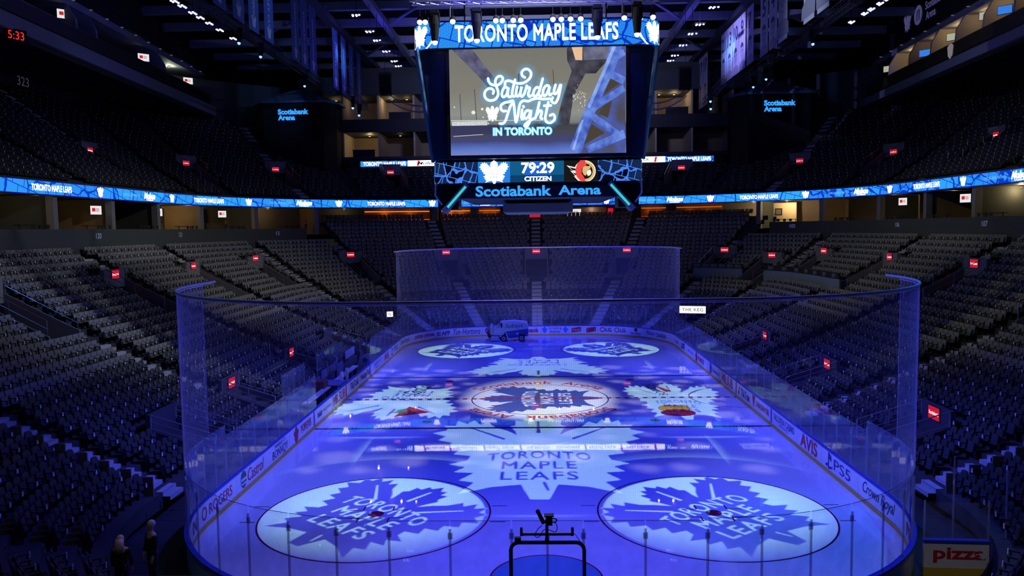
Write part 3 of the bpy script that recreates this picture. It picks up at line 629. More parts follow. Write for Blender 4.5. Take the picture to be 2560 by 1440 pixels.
# ---- stair portals with their red signs
side_txt = {'L': 'left stand', 'R': 'right stand', 'LA': 'far left corner stand', 'RA': 'far right corner stand', 'F': 'far end stand'}
vcount = {}
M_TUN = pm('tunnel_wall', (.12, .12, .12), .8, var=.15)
SV, SF = None, None
def vom_block(v, zf, tier):
    s, c, o0, o1, zs = v; hw = halfw(v); fl = zf(o0)-.02; k = (tier, s); vcount[k] = vcount.get(k, 0)+1
    nm = f'{tier} {side_txt[s]}'; n = ordw(vcount[k])
    (x0, y0), nrm = pos(s, o1, c)
    t = thing('stair_portal', f'grey concrete stair portal cut into the {nm}, {n} along it', 'stair portal', (x0, y0, fl))
    def W(o, q, z): (x, y), _ = pos(s, o, c+q*hw); return (x-x0, y-y0, z-fl)
    for q in (-1, 1):
        q2 = q*1.07; m = MB()
        n_ = 6
        for i in range(n_):
            a, b = o0+(o1-o0)*i/n_, o0+(o1-o0)*(i+1)/n_
            za, zb = zf(a)+.42, zf(b)+.42
            P = [W(a, q, fl), W(b, q, fl), W(b, q, zb), W(a, q, za)]; Q = [W(a, q2, fl), W(b, q2, fl), W(b, q2, zb), W(a, q2, za)]
            m.add(P+Q, [(0, 1, 2, 3), (7, 6, 5, 4), (3, 2, 6, 7), (0, 3, 7, 4), (1, 5, 6, 2)])
        m.build('side_wall', M_GREY, t)
    m = MB(); top = zf(o1)+1.15
    m.add([W(o1, -1.07, fl+2.05), W(o1, 1.07, fl+2.05), W(o1, 1.07, top), W(o1, -1.07, top), W(o1+.3, -1.07, fl+2.05), W(o1+.3, 1.07, fl+2.05), W(o1+.3, 1.07, top), W(o1+.3, -1.07, top)],
          [(0, 1, 2, 3), (7, 6, 5, 4), (3, 2, 6, 7), (0, 4, 5, 1), (0, 3, 7, 4), (1, 5, 6, 2)])
    m.build('header', M_GREY, t)
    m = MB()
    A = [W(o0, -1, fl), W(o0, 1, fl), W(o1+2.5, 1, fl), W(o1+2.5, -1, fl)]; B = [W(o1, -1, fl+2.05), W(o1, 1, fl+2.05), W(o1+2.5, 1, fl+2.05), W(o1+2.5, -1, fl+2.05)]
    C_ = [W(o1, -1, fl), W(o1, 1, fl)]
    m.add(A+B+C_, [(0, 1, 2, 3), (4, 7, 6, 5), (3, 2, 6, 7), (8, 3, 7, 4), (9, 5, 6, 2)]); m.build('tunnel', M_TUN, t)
    for q in (-1, 1):                                             # rails on the side walls
        m = MB()
        P = [W(o0+.1, q*1.03, zf(o0)+.42), W(o0+.1, q*1.03, zf(o0)+1.3), W(o1-.1, q*1.03, zf(o1)+1.25), W(o1-.1, q*1.03, zf(o1)+.42)]
        m.tube(P, .022, 5); m.tube([W(o0+.1, q*1.03, zf(o0)+.85), W(o1-.1, q*1.03, zf(o1)+.82)], .014, 5)
        om = (o0+o1)/2; m.tube([W(om, q*1.03, zf(om)+.42), W(om, q*1.03, zf(om)+1.28)], .018, 5); m.build('handrail', M_STEEL, t)
    # sign
    sx, sy, _ = W(o1-.06, 0, 0); rz = math.atan2(nrm[0], -nrm[1])
    g = thing('section_sign', f'lit red sign over the {n} stair portal of the {nm}', 'sign', (x0+sx, y0+sy, zs), rz, 'lit red signs over the stair portals')
    MB().box((0, .03, 0), (1.02, .06, .62)).build('housing', M_DARK, g)
    mk('sign_face', [(-.49, -.002, -.29), (.49, -.002, -.29), (.49, -.002, .29), (-.49, -.002, .29)], [(0, 1, 2, 3)], M_SIGN, g)
    V, F = fit('Scotiabank', .86, .17, bold=.03); mk('lettering', [(a, -.008, b) for a, b in V], F, M_SW, g)
for v in LV: vom_block(v, zl, 'lower')
for v in UV_: vom_block(v, zu, 'upper')

# ---- aisles: stair treads with pale edges, and no seats over them
AISL = [('L', -8.0), ('L', 5.6), ('L', 18.4), ('LA', d2(23)), ('LA', A51), ('LA', A84), ('F', 0), ('RA', A84), ('RA', A51), ('RA', d2(23)), ('R', 18.4), ('R', 5.6), ('R', -8.0), ('L', -20.6), ('R', -20.6), ('NL', d2(30)), ('NR', d2(30))]
AISU = [('L', 28.6), ('LA', d2(26)), ('LA', d2(48.4)), ('LA', d2(64)), ('LA', d2(76.9)), ('F', 0), ('RA', d2(76.9)), ('RA', d2(64)), ('RA', d2(48.4)), ('RA', d2(26)), ('R', 28.6), ('L', 14), ('R', 14), ('LA', d2(13)), ('RA', d2(13))]
# ---- seats
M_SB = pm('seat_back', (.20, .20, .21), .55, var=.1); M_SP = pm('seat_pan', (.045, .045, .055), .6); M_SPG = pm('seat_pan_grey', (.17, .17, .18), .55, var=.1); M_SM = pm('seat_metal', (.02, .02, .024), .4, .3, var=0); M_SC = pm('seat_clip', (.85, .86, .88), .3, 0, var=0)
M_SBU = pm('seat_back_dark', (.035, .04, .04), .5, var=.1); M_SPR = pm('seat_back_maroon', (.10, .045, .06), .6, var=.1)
def seat_parts(kind):
    b = MB()
    if kind == 'square':
        b.prism([(-.235, -.20, .40), (.235, -.20, .40), (.235, -.29, .93), (-.235, -.29, .93)], (0, -.06, 0))
    else:
        P = [(-.20, .40), (.20, .40), (.235, .62), (.225, .82), (.17, .93), (.08, .965), (-.08, .965), (-.17, .93), (-.225, .82), (-.235, .62)]
        b.prism([(x, -.20-.17*(z-.4), z) for x, z in P], (0, -.06, 0))
    p = MB(); p.box((0, -.10, .56), (.42, .055, .40), rx=.16); p.box((0, -.045, .365), (.42, .12, .03))
    m = MB(); m.box((.262, -.14, .31), (.035, .14, .62)); m.box((.262, .02, .63), (.05, .40, .035)); m.box((.262, .17, .55), (.035, .05, .13)); 
    k = MB(); k.prism([(.21, .225, .53), (.315, .225, .53), (.285, .225, .69), (.24, .225, .69)], (0, .03, 0))
    return b, p, m, k
ENTRIES = [(-1, -15.2), (-1, -7.0), (-1, 4.2), (-1, 14.5), (1, -15.6), (1, -2.6), (1, 10.5)]
def blocked(x, y, o, tier):
    if tier == 'u': return abs(abs(x)-33.5) < 6.3 and y > 56.4 and y < 64.5
    if o < 6 and any(x*sx > 0 and abs(y-c) < 1.75 for sx, c in ENTRIES): return True
    if x > 17 and 12.3 < o < 14.1 and y > 16:
        hx, hy, R = PF(13.2); a = math.degrees(math.atan2(y-(hy-R), x-(hx-R)))
        if 35 < a < 57.5 or (a < 27 and y > 16.5): return True
    return False
def place_seats(rows, zf, voms, aisles, tier):
    out = []; U = .545
    for ri, o in enumerate(rows):
        hx, hy, R = PF(o); z = zf(o)
        segs = [('NL', d2(62)*R, 0), ('L', -(hy-R), hy-R), ('LA', 0, PI/2*R), ('F', -(hx-R), hx-R), ('RA', PI/2*R, 0), ('R', hy-R, -(hy-R)), ('NR', 0, d2(62)*R)]
        for s, a, b in segs:
            if tier == 'u' and s in ('NL', 'NR'): continue
            if tier == 'l' and o > 20.9 and not (s == 'F' or s in ('LA', 'RA')): continue
            n = int(abs(b-a)/U); arc = 'A' in s or 'N' in s; q = 0
            for i in range(n):
                l = a+(b-a)*(i+.5)/n; t = l/R if arc else l
                if tier == 'l' and o > 20.9 and arc and t < d2(52): continue
                if tier == 'u' and o > 32.9 and (s == 'F' or (arc and t > d2(62))): continue
                k = R if arc else 1
                if any(v[0] == s and abs(t-v[1])*k < VH+.38 and v[2]-.5 < o < v[3]+.75 for v in voms): q = 0; continue
                if any(x[0] == s and abs(t-x[1])*k < .95 for x in aisles): q = 0; continue
                q += 1; (x, y), nn = pos(s, o, t)
                if blocked(x, y, o, tier): continue
                out.append((x, y, z, math.atan2(-nn[0], nn[1]), s, ri+1, i, n, o, q))
    return out
acount = {}
def aisle(a, rows, zf, tier, voms):
    s, c = a; k = (tier, s); acount[k] = acount.get(k, 0)+1; sd = dict(side_txt, NL='near left corner stand', NR='near right corner stand')[s]
    (x0, y0), n = pos(s, rows[0], c); rz = math.atan2(n[0], -n[1]); z0 = zf(rows[0])
    t = thing('aisle_stairs', f'pale edged stair treads of the {tier} {sd}, {ordw(acount[k])} aisle along it', 'aisle stairs', (x0, y0, z0), 0, None)
    for o in rows:
        if any(v[0] == s and abs(v[1]-c)*(PF(o)[2] if 'A' in s else 1) < 3.2 and v[2]-.4 < o < v[3]+.9 for v in voms): continue
        if blocked(*pos(s, o, c)[0], o, 'u' if tier == 'upper' else 'l'): continue
        for h, dz in ((-.30, 0), (-.60, -.17)):
            (x, y), nn = pos(s, o+h, c); m = MB(); m.box((x-x0, y-y0, zf(o)-z0+dz+.02), (1.15, .30, .04), rz); m.box((x-x0+nn[0]*.14, y-y0+nn[1]*.14, zf(o)-z0+dz-.06), (1.15, .02, .13), rz); m.build('tread', M_STEP, t)
for a in AISL:
    if a[0] in ('F', 'LA', 'RA', 'L', 'R'): aisle(a, LROWS if a[0] in 'LR' or a[1] < d2(60) and a[0] != 'F' else LROWS+[2.7+.86*i for i in range(22, 28)], zl, 'lower', LV)
for a in AISU[:1]+AISU[2:3]+AISU[8:9]+AISU[10:11]: aisle(a, UROWS, zu, 'upper', UV_)

LS = place_seats(LROWS+[2.7+.86*i for i in range(22, 28)], zl, LV, AISL, 'l')
US = place_seats(UROWS, zu, UV_, AISU, 'u')
def seen(x, y, z):
    d = Vector((x, y, z))-CAMP; D = d.dot(F_)
    if D < 3: return None
    px = 1280+1941.463*d.dot(R_)/D; py = 720-1941.463*d.dot(U_)/D
    return px, py, D
near = []; rest = []
for q in LS+US:
    v = seen(q[0], q[1], q[2]+.6)
    if v is None or not (-260 < v[0] < 2820 and -200 < v[1] < 1640): continue
    low = q[2] < 14
    inframe = low and 0 < v[0] < 2560 and 0 < v[1] < 1440
    near.append((v[2], q)) if inframe and v[2] < 60 else rest.append(q)
ranks = {}
by = {}
for q in LS: by.setdefault((q[4], q[5]), []).append(q)
for (s_, _r), g in by.items():
    for i, q in enumerate(sorted(g, key=lambda k: k[1])): ranks[q] = i+1
near.sort(key=lambda k: k[0]); rest += [q for _, q in near[300:]]; near = [q for _, q in near[:300]]
def seat_kind(q):
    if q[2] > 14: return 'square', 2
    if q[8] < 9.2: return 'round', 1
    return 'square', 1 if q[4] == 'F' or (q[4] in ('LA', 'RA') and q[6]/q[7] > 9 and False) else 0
cache = {}
def seat_mats(mi): return [M_SB, M_SPR if False else M_SP, M_SBU][mi]
protos = {}
side2 = {'L': 'left', 'R': 'right', 'NL': 'near left corner', 'NR': 'near right corner', 'LA': 'far left corner', 'RA': 'far right corner', 'F': 'far end'}
usedlab = {}
def proto(kind, mi, odd):
    if (kind, mi, odd) in protos: return None
    b, p, m, k = seat_parts(kind); t = thing('arena_seat', 'seat', 'seat')
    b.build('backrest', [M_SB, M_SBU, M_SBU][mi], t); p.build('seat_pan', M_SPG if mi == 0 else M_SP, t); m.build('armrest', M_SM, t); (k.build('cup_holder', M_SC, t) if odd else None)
    protos[(kind, mi, odd)] = t; return t
for q in near:
    kind, mi = seat_kind(q); odd = q[6] % 2; t = proto(kind, mi, odd) or copy_tree(protos[(kind, mi, odd)])
    t.location = q[:3]; t.rotation_euler = (0, 0, q[3]+PI if False else q[3])
    look = 'rounded dark' if kind == 'round' else 'square backed grey'
    n_ = ranks[q]
    t['label'] = f'{look} seat, {side2[q[4]]} stand, {ordw(q[5])} row up, {ordw(n_)} from the near end'
    t['category'] = 'seat'; t['group'] = f'folding seats in the {side2[q[4]]} stand'
def seat_field(name, label, seats, mats):
    base = {}
    Vs = []; Fs = []; Ms = []; n0 = 0
    for q in seats:
        kind, mi = seat_kind(q); odd = q[6] % 2; kk = kind; kind = (kind, odd)
        if kind not in base:
            V = []; F = []; M = []
            for j, mbx in enumerate(seat_parts(kk)[:4 if odd else 3]): b = len(V); V += mbx.V; F += [tuple(i+b for i in f) for f in mbx.F]; M += [j]*len(mbx.F)
            base[kind] = (np.array([tuple(v) for v in V]), F, M)
        V, F, M = base[kind]; c, s = math.cos(q[3]), math.sin(q[3])
        W = np.empty_like(V); W[:, 0] = c*V[:, 0]-s*V[:, 1]+q[0]; W[:, 1] = s*V[:, 0]+c*V[:, 1]+q[1]; W[:, 2] = V[:, 2]+q[2]
        Vs.append(W); Fs.append((F, n0)); Ms += M; n0 += len(V)
    V = np.concatenate(Vs); loops = []; starts = []; tot = 0; sizes = []
    for F, b in Fs:
        for f in F: loops.extend(i+b for i in f); starts.append(tot); tot += len(f); sizes.append(len(f))
    me = bpy.data.meshes.new(name); me.vertices.add(len(V)); me.vertices.foreach_set('co', V.astype(np.float32).ravel())
    me.loops.add(len(loops)); me.loops.foreach_set('vertex_index', loops); me.polygons.add(len(starts)); me.polygons.foreach_set('loop_start', starts)
    for m in mats: me.materials.append(m)
    me.polygons.foreach_set('material_index', Ms); me.update(calc_edges=True); me.validate()
    o = bpy.data.objects.new(name, me); COL.objects.link(o); return tag(o, label, 'seats', None, 'stuff')
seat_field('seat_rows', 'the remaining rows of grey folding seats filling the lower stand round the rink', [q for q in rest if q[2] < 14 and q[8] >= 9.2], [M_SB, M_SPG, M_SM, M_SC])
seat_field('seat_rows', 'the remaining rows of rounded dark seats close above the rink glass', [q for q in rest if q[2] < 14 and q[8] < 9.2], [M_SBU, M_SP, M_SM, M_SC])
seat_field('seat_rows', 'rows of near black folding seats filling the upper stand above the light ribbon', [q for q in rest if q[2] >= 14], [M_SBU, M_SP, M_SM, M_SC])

# ------------------------------------------------------------------ parapet, club level rooms, light ribbon
P215, P241, P293 = loop_path(21.5, d2(28)), loop_path(24.1, d2(28)), loop_path(29.3, d2(28))
M_FASC = pm('fascia_grey', (.055, .065, .06), .75, var=.1); M_WOOD = pm('warm_panel', (.30, .20, .10), .6, var=.25, scale=.6); M_CREAM = pm('cream_wall', (.62, .52, .34), .7, var=.08)
M_FLOOR = pm('club_floor', (.06, .05, .05), .6)
a51 = P215.near(*pos('LA', 21.5, d2(43))[0]); b51 = P215.near(*pos('RA', 21.5, d2(43))[0])
tag(band(MB(), P215, 0, a51, 9.0, 11.74, -.2, 0, 1.0).build('wall_left', M_FASC), kind='structure')
tag(band(MB(), P215, b51, P215.L, 9.0, 11.74, -.2, 0, 1.0).build('wall_right', M_FASC), kind='structure')
for nm, s, c, where in (('120', 'L', 9.1, 'nearest on the left'), ('121', 'L', 23.3, 'in the middle on the left'), ('122', 'LA', d2(33.6), 'farthest on the left'), ('105', 'RA', d2(35.7), 'farthest on the right'), ('106', 'R', 24.3, 'in the middle on the right'), ('107', 'R', 9.9, 'nearest on the right')):
    q = P215.near(*pos(s, 21.5, c)[0]); V, F = fit(nm, ht=.42)
    t = tag(mk('section_number', on_path(P215, V, q, 11.22, .012), F, pm('pale_glow_paint', (.55, .6, .85), .5, var=0, emit=(.25, .3, .6), es=.25)), f'pale section number {nm} painted on the grey parapet, {where}', 'number')  # weak glow put into the paint; the number is no lamp
for s0_, s1_ in ((0, a51), (b51, P215.L)): mb = MB(); strip(mb, P215, s0_, s1_, 11.0, 11.0, -.15, 1.0, -8.6); tag(mb.build('floor_5', M_FLOOR), kind='structure')
tag(band(MB(), P293, 0, P293.L, 10.9, 14.6, -.15, 0, 1.0).build('wall_back', pm('club_back_wall', (.13, .105, .08), .8, var=.5, scale=.12)), kind='structure')
mb = MB(); strip(mb, P241, 0, P241.L, 14.42, 14.42, -6.0, 1.0, -.02); tag(mb.build('ceiling_2', M_DARK), kind='structure')
tag(band(MB(), P241, 0, P241.L, 14.34, 15.55, -.35, -.02, 1.0).build('wall_ribbon', M_LEDBLK), kind='structure')
rib = thing('ribbon_display', 'long blue light ribbon with a street map pattern running round the balcony front', 'display', (0, 0, 0))
mb = MB(); strip(mb, P241, 0, P241.L, 14.42, 15.38, .0, .7); mb.build('screen', M_LED, rib, uv=True)
mb = MB(); strip(mb, P241, 0, P241.L, 14.38, 14.43, .01, .7); strip(mb, P241, 0, P241.L, 15.37, 15.40, .01, .7); mb.build('edge_glow', em('led_deep_blue', srgb(8, 40, 215), 1.0), rib)
RIT = [('w', -37.1, 7.7), ('l', -37.1, 14.3), ('m', -37.1, 22.8), ('l', -37.1, 27.4), ('w', -36.2, 34.1), ('l', -33.8, 40), ('m', -29.1, 46.1), ('l', -25.4, 49.1), ('w', -19.8, 51.9), ('l', -13.9, 53.3), ('m', -6.8, 53.4), ('l', -1, 53.4), ('w', 3.8, 53.4), ('l', 9.5, 53.4), ('m', 18.4, 52.3), ('l', 22.7, 50.7),
       ('w', 27.9, 47.2), ('l', 32.1, 42.6), ('m', 35.7, 35.7), ('l', 36.8, 31.2), ('w', 37.1, 24.3), ('l', 37.1, 17.9), ('m', 37.1, 10.0), ('l', 37.1, 4), ('w', -37.1, -3), ('l', -37.1, 1)]
for k, x, y in RIT:
    q = P241.near(x, y)
    if k == 'l':
        V, F = leaf_fill(); mk('leaf_emblem', on_path(P241, V*np.array([.5, .46]), q, 14.9, .03), F, M_LW, rib)
    elif k == 'w': V, F = fit('TORONTO MAPLE LEAFS', 5.0, .5, bold=.03); mk('lettering', on_path(P241, V, q, 14.9, .03), F, M_LW, rib)
    else:
        V, F = fit('Molson', 2.2, .62, shear=.4, bold=.045); mk('script', on_path(P241, V, q, 14.95, .03), F, M_LW, rib)
        V, F = fit('CANADIAN', 1.3, .13, bold=.02); mk('script', on_path(P241, V, q, 14.55, .03), F, M_LW, rib)
        V, F = fit('OFFICIAL BEER PARTNER', 3.0, .24); mk('faint_words', on_path(P241, V, q-3.3, 14.9, .03), F, M_LPALE, rib)
# columns and partitions of the club rooms, a rail in front, tables and screens
PART = np.linspace(14, P241.L-14, 30); roomc = {'left': 0, 'right': 0, 'far end': 0}
for i, s in enumerate(PART):
    (x, y), d = P241.at(s); rz = math.atan2(d[1], d[0]); n = (d[1], -d[0])
    if y > 48.5: continue
    mb = MB(); mb.box((x-n[0]*.6, y-n[1]*.6, 12.7), (.55, .6, 3.45), rz); tag(mb.build('wall_pier', M_GREY), kind='structure')
    mb = MB(); mb.box((x-n[0]*3.1, y-n[1]*3.1, 12.7), (.14, 4.3, 3.4), rz); tag(mb.build('wall_partition', M_WOOD if i % 2 else M_FASC), kind='structure')
def room_side(x, y): return 'far end' if y > 51 else ('left' if x < 0 else 'right')
M_TV = em('screen_white', srgb(235, 238, 240), .95); M_TVR = em('screen_red', srgb(210, 40, 45), .9)
def tv(x, y, z, rz, label, wd=1.15, ht=.8, pic='logo', s=1.0, group=None):
    t = thing('wall_screen', label, 'screen', (x, y, z), rz, group)
    MB().box((0, .04, 0), (wd+.08, .08, ht+.08)).build('casing', M_DARK, t)
    m = {'logo': M_TV, 'blue': em('screen_blue', srgb(60, 130, 235), .9), 'red': M_TVR, 'pale': em('screen_pale', srgb(190, 195, 170), .75)}[pic]
    mk('display', [(-wd/2, -.003, -ht/2), (wd/2, -.003, -ht/2), (wd/2, -.003, ht/2), (-wd/2, -.003, ht/2)], [(0, 1, 2, 3)], m, t)
    if pic == 'logo':
        mk('red_square', [(-wd*.35, -.006, -ht*.15), (-wd*.05, -.006, -ht*.15), (-wd*.05, -.006, ht*.25), (-wd*.35, -.006, ht*.25)], [(0, 1, 2, 3)], M_TVR, t)
        mb = MB()
        for k in range(3): mb.poly([(0, -.006, ht*(.2-.14*k)), (0, -.006, ht*(.14-.14*k)), (wd*.3, -.006, ht*(.14-.14*k)), (wd*.3, -.006, ht*(.2-.14*k))])
        mb.build('small_print', M_TVR, t)
    return t
def at241(x, y, dout): # a point seen from the rink, moved out behind the ribbon
    q = P241.near(x, y); (px, py), d = P241.at(q); return P241.pt(q, 0, -dout), math.atan2(d[1], d[0])
TVS = [(-37.1, 15.8, 13.45, 'facing the ice from the third left club room', 1.0), (-37.1, 27.0, 13.5, 'hung in the left club room before the corner', 1.0), (-35.0, 37.4, 13.5, 'beside the lit wall at the far left corner', .9), (-33, 41.5, 13.5, 'hung at the end of the left club rooms', .9),
       (36.9, 31.0, 13.6, 'in the first right club room', .9), (37.1, 19.9, 13.5, 'in the middle right club room', 1.0), (37.1, 10.6, 13.4, 'in the nearest right club room', 1.0)]
for x, y, z, w_, wd in TVS:
    (a, b, _), rz = at241(x, y, 1.3); tv(a, b, z, rz-.5 if x < 0 else rz+.5, f'white wall screen with a red square {w_}', wd, .75, group='club room screens')
# warm lamps in the rooms
WARM = (1, .72, .36)
def downlight(x, y, z, e, label, r=.11, c=WARM):
    t = thing('ceiling_lamp', label, 'lamp', (x, y, z)); MB().cyl((0, 0, -.03), (0, 0, .05), r+.03, 12).build('rim', M_STEEL, t); MB().cyl((0, 0, -.045), (0, 0, -.031), r, 12).build('lens', M_WARM, t)
    L = point((x, y, z-.3), e*2.4 if z < 15 else e, c, .1); return t
LAMPS = [(-37.1, 4.5, 3, 26, 'left'), (-37.1, 11, 3.4, 14, 'left'), (-37.1, 30.5, 4.2, 60, 'left'), (-35.6, 35.5, 4.2, 95, 'left'), (-31, 44, 3.6, 26, 'left'), (-24, 50, 4, 10, 'far left'), (26.3, 48.5, 3.6, 110, 'far right'), (29.4, 45.9, 3.2, 110, 'far right'), (32.6, 42, 3.6, 90, 'right'), (36, 34.8, 3.5, 70, 'right'), (37.1, 26.5, 3.8, 45, 'right'), (37.1, 16, 3.8, 60, 'right'), (37.1, 6.5, 3.6, 80, 'right')]
for i, (x, y, dd, e, sd) in enumerate(LAMPS):
    (a, b, _), rz = at241(x, y, dd); downlight(a, b, 14.3, e, f'round warm lamp in the {sd} club rooms, {ordw(i+1)} counting from the left')
# lit cream wall panels and pictures
def wall_panel(x, y, dd, wd, z0, z1, m, label, cat='wall panel', dx=0):
    (a, b, _), rz = at241(x, y, dd); mb = MB(); mb.box((0, 0, 0), (wd, .06, z1-z0)); o = mb.build('wall_panel', m); o.location = (a, b, (z0+z1)/2); o.rotation_euler = (0, 0, rz); return tag(o, label, cat)
p = wall_panel(-35.6, 35.6, 4.7, 3.6, 11.2, 14.1, M_CREAM, 'lit cream wall panel with a black disc in the far left club room')
mb = MB(); mb.cyl((-.9, -.05, .15), (-.9, -.03, .15), .42, 20); mb.build('disc', M_DARK, p); V, F = leaf_fill(); mk('leaf_emblem', [(a*.4+.45, -.035, b*.4+.3) for a, b in V], F, M_WOOD, p)
wall_panel(28.1, 47.0, 4.6, 5.2, 11.2, 14.2, M_CREAM, 'long lit cream wall in the far right corner club room')
p = wall_panel(28.4, 46.8, 4.5, .9, 12.6, 13.5, M_DARK, 'small dark framed picture on the long cream wall', 'picture'); mb = MB(); mb.box((0, -.04, 0), (.66, .02, .64)); mb.build('print', M_GREY, p)
wall_panel(32.8, 42, 4.6, 2.8, 11.2, 14.2, M_CREAM, 'lit cream wall behind a standing visitor in the right club rooms')
wall_panel(37.1, 27.2, 4.6, 3.4, 11.2, 14.2, M_CREAM, 'pale lit wall with a dark picture in the right club rooms')
wall_panel(37.1, 7.2, 4.6, 4.6, 11.2, 14.2, M_CREAM, 'pale lit wall at the nearest right club room')
# counters
for i, s in enumerate(PART[:-1]):
    sc = (s+PART[i+1])/2; (x, y), d = P241.at(sc)
    if y > 45.5 or y < -8: continue
    a, b, _ = P241.pt(sc, 0, .3); rz = math.atan2(d[1], d[0]); sd = 'left' if x < 0 else 'right'; roomc[sd] += 1
    t = thing('bar_table', f'dark high bar table on the {sd} club level, {ordw(roomc[sd])} from the {"near" if sd == "left" else "far"} end', 'table', (a, b, 11.0), rz, 'club level bar tables')
    MB().box((0, 0, 1.06), (2.9, .5, .05)).build('table_top', M_DARK, t)
    for k in (-1.1, 1.1): MB().cyl((k, 0, 0), (k, 0, 1.04), .04, 8).build('leg', M_DARK, t)
    for k in (-.8, .1, .9):
        c, s_ = math.cos(rz), math.sin(rz); st = thing('bar_stool', f'dark bar stool at the {ordw(roomc[sd])} {sd} bar table, {["first", "second", "third"][(-.8, .1, .9).index(k)]} along it', 'stool', (a+c*k+s_*.62, b+s_*k-c*.62, 11.0), rz, 'bar stools on the club level')
        MB().cyl((0, 0, .68), (0, 0, .76), .2, 10).build('seat', M_DARK, st)
        q = MB()
        for kx in (-.16, .16):
            for ky in (-.16, .16): q.cyl((kx, ky, 0), (kx*.7, ky*.7, .69), .018, 5)
        q.build('leg_frame', M_DARK, st); MB().box((0, -.19, .95), (.36, .03, .3)).build('backrest', M_DARK, st)
# far end bar with amber light strips
M_AMB = em('amber_strip', srgb(255, 128, 20), 1.2); M_AMR = em('amber_red_strip', srgb(238, 70, 25), .9)
M_AWALL = pm('amber_wall', (.35, .12, .04), .7, var=.5, scale=1.2)
P277 = loop_path(28.2)
BARS = [(-23.4, -14.6, 1.0, 'first'), (-13.2, -9.0, .9, 'second'), (-8.0, -4.9, .5, 'third'), (14.4, 17.9, .35, 'fourth'), (19.4, 25.3, .3, 'fifth')]
for x0, x1, k, w_ in BARS:
    xm = (x0+x1)/2; q_ = P277.near(xm, 56); (bx_, by_), d_ = P277.at(q_)
    t = thing('back_bar', f'amber lit back bar under the far ribbon, {w_} from the left', 'bar', (bx_, by_, 12.4), math.atan2(d_[1], d_[0]))
    L = (x1-x0)/2/d_[0]
    MB().bx(-L, L, .0, .1, .1, 2.0).build('back_panel', M_AWALL, t)
    MB().bx(-L, L, -.5, 0, 0, .35).build('counter', M_WOOD, t)
    MB().bx(-L+.1, L-.1, -.06, -.01, 1.5, 1.6).build('light_strip', em('amber_'+w_, srgb(255, 140, 35), .25+1.1*k), t)
    MB().bx(-L+.1, L-.1, -.10, -.04, .37, .46).build('light_strip', em('amber_low_'+w_, srgb(235, 85, 35), .2+.7*k), t)
    q = MB()
    for j in range(int(L*3)): q.box((-L+.4+j*.62, -.2, .5), (.08, .08, .25+.1*(j % 3)))
    q.build('bottles', M_INK, t)
    for g_ in (-.4, .4): point(P277.pt(q_+g_*L, 13.6, .55), 18*k, (1, .4, .08))
for x, lab, m in ((-.1, 'small lit red panel at the middle of the far end bar', M_SIGN), (10.3, 'narrow lit red panel at the right end of the far bar', M_SIGN)):
    mb = MB(); mb.bx(-.75 if x < 5 else -.35, .75 if x < 5 else .35, 0, .1, 0, 1.1); o = mb.build('lit_panel', m); o.location = (x, 56.4, 12.9); tag(o, lab, 'lit panel')
tv(5.2, 56.3, 13.45, 0, 'white lit screen with a small dark figure in front at the far end bar', 2.1, 1.0, 'logo')
mb = MB(); mb.bx(1.0, 9.8, 57.0, 57.1, 12.4, 14.2); bb = tag(mb.build('bottle_wall', pm('bottle_wall', (.3, .2, .12), .4, var=.6, scale=4)), 'warm lit wall of bottles behind the middle of the far bar', 'bar')
point((3, 56.2, 13.9), 30, (1, .6, .3)); point((7.8, 56.2, 13.9), 26, (1, .7, .5))
mb = MB(); mb.bx(-30, 30, 56.0, 57.0, 12.2, 12.42); tag(mb.build('floor_6', M_FLOOR), kind='structure')
for i, (x, g) in enumerate(((-13.9, 0), (-8.45, 0), (11.2, 0), (18.6, 0))):
    mb = MB(); mb.box((x, 56.05, 13.2), (.9, .5, 2.5)); tag(mb.build('wall_pier', M_DARK if i > 1 else M_GREY), kind='structure')

# ------------------------------------------------------------------ far end facade: second ribbon, two decks of lit boxes, black towers
M_BLK = pm('matt_black', (.006, .006, .008), .9, var=0)
mb = MB(); mb.bx(-27, 27, 62.0, 62.4, 19.5, 21.75); tag(mb.build('wall_far', M_DARK), kind='structure')
mb = MB(); mb.bx(-32, 32, 62.4, 70, 21.6, 22.1); tag(mb.build('floor_7', M_FLOOR), kind='structure')
mb = MB(); mb.bx(-32, 32, 62.2, 70, 25.6, 27.45); tag(mb.build('wall_far_upper', pm('dark_fascia', (.03, .034, .036), .7, var=.3)), kind='structure')
mb = MB(); mb.bx(-34, 34, 62.0, 70, 30.9, 33.5); tag(mb.build('wall_far_top', M_FASC), kind='structure')
mb = MB(); mb.bx(-34, 34, 69.5, 70, 21, 33); tag(mb.build('wall_far_back', pm('room_back', (.34, .27, .17), .75, var=.3, scale=.25)), kind='structure')
for i, x in enumerate((-31.8, -27.9, -22.7, -17.5, -12, -6, 0, 6, 12, 17.5, 22.7, 28.5, 31.8)):
    mb = MB(); mb.bx(x-.12, x+.12, 62.8, 69.5, 22.1, 25.6); mb.bx(x-.12, x+.12, 62.8, 69.5, 27.45, 30.9); tag(mb.build('wall_partition', M_CREAM), kind='structure')
rb = thing('ribbon_display', 'short second light ribbon with white and blue panels above the far end seats', 'display', (0, 61.95, 0))
Q = lambda x0, x1, z0, z1, y=0: [(x0, y, z0), (x1, y, z0), (x1, y, z1), (x0, y, z1)]
Z0, Z1 = 20.62, 21.42
def uvq(name, x0, x1, m): return mk(name, Q(x0, x1, Z0, Z1), [(0, 1, 2, 3)], m, rb, uv=[(x0, Z0), (x1, Z0), (x1, Z1), (x0, Z1)])
uvq('screen_left', -25.3, -18.4, M_LED); uvq('screen_right', 18.7, 25.6, M_LED); uvq('screen_middle', -18.4, 18.7, em('led_white_panel', (1, .97, .96), 3.0))
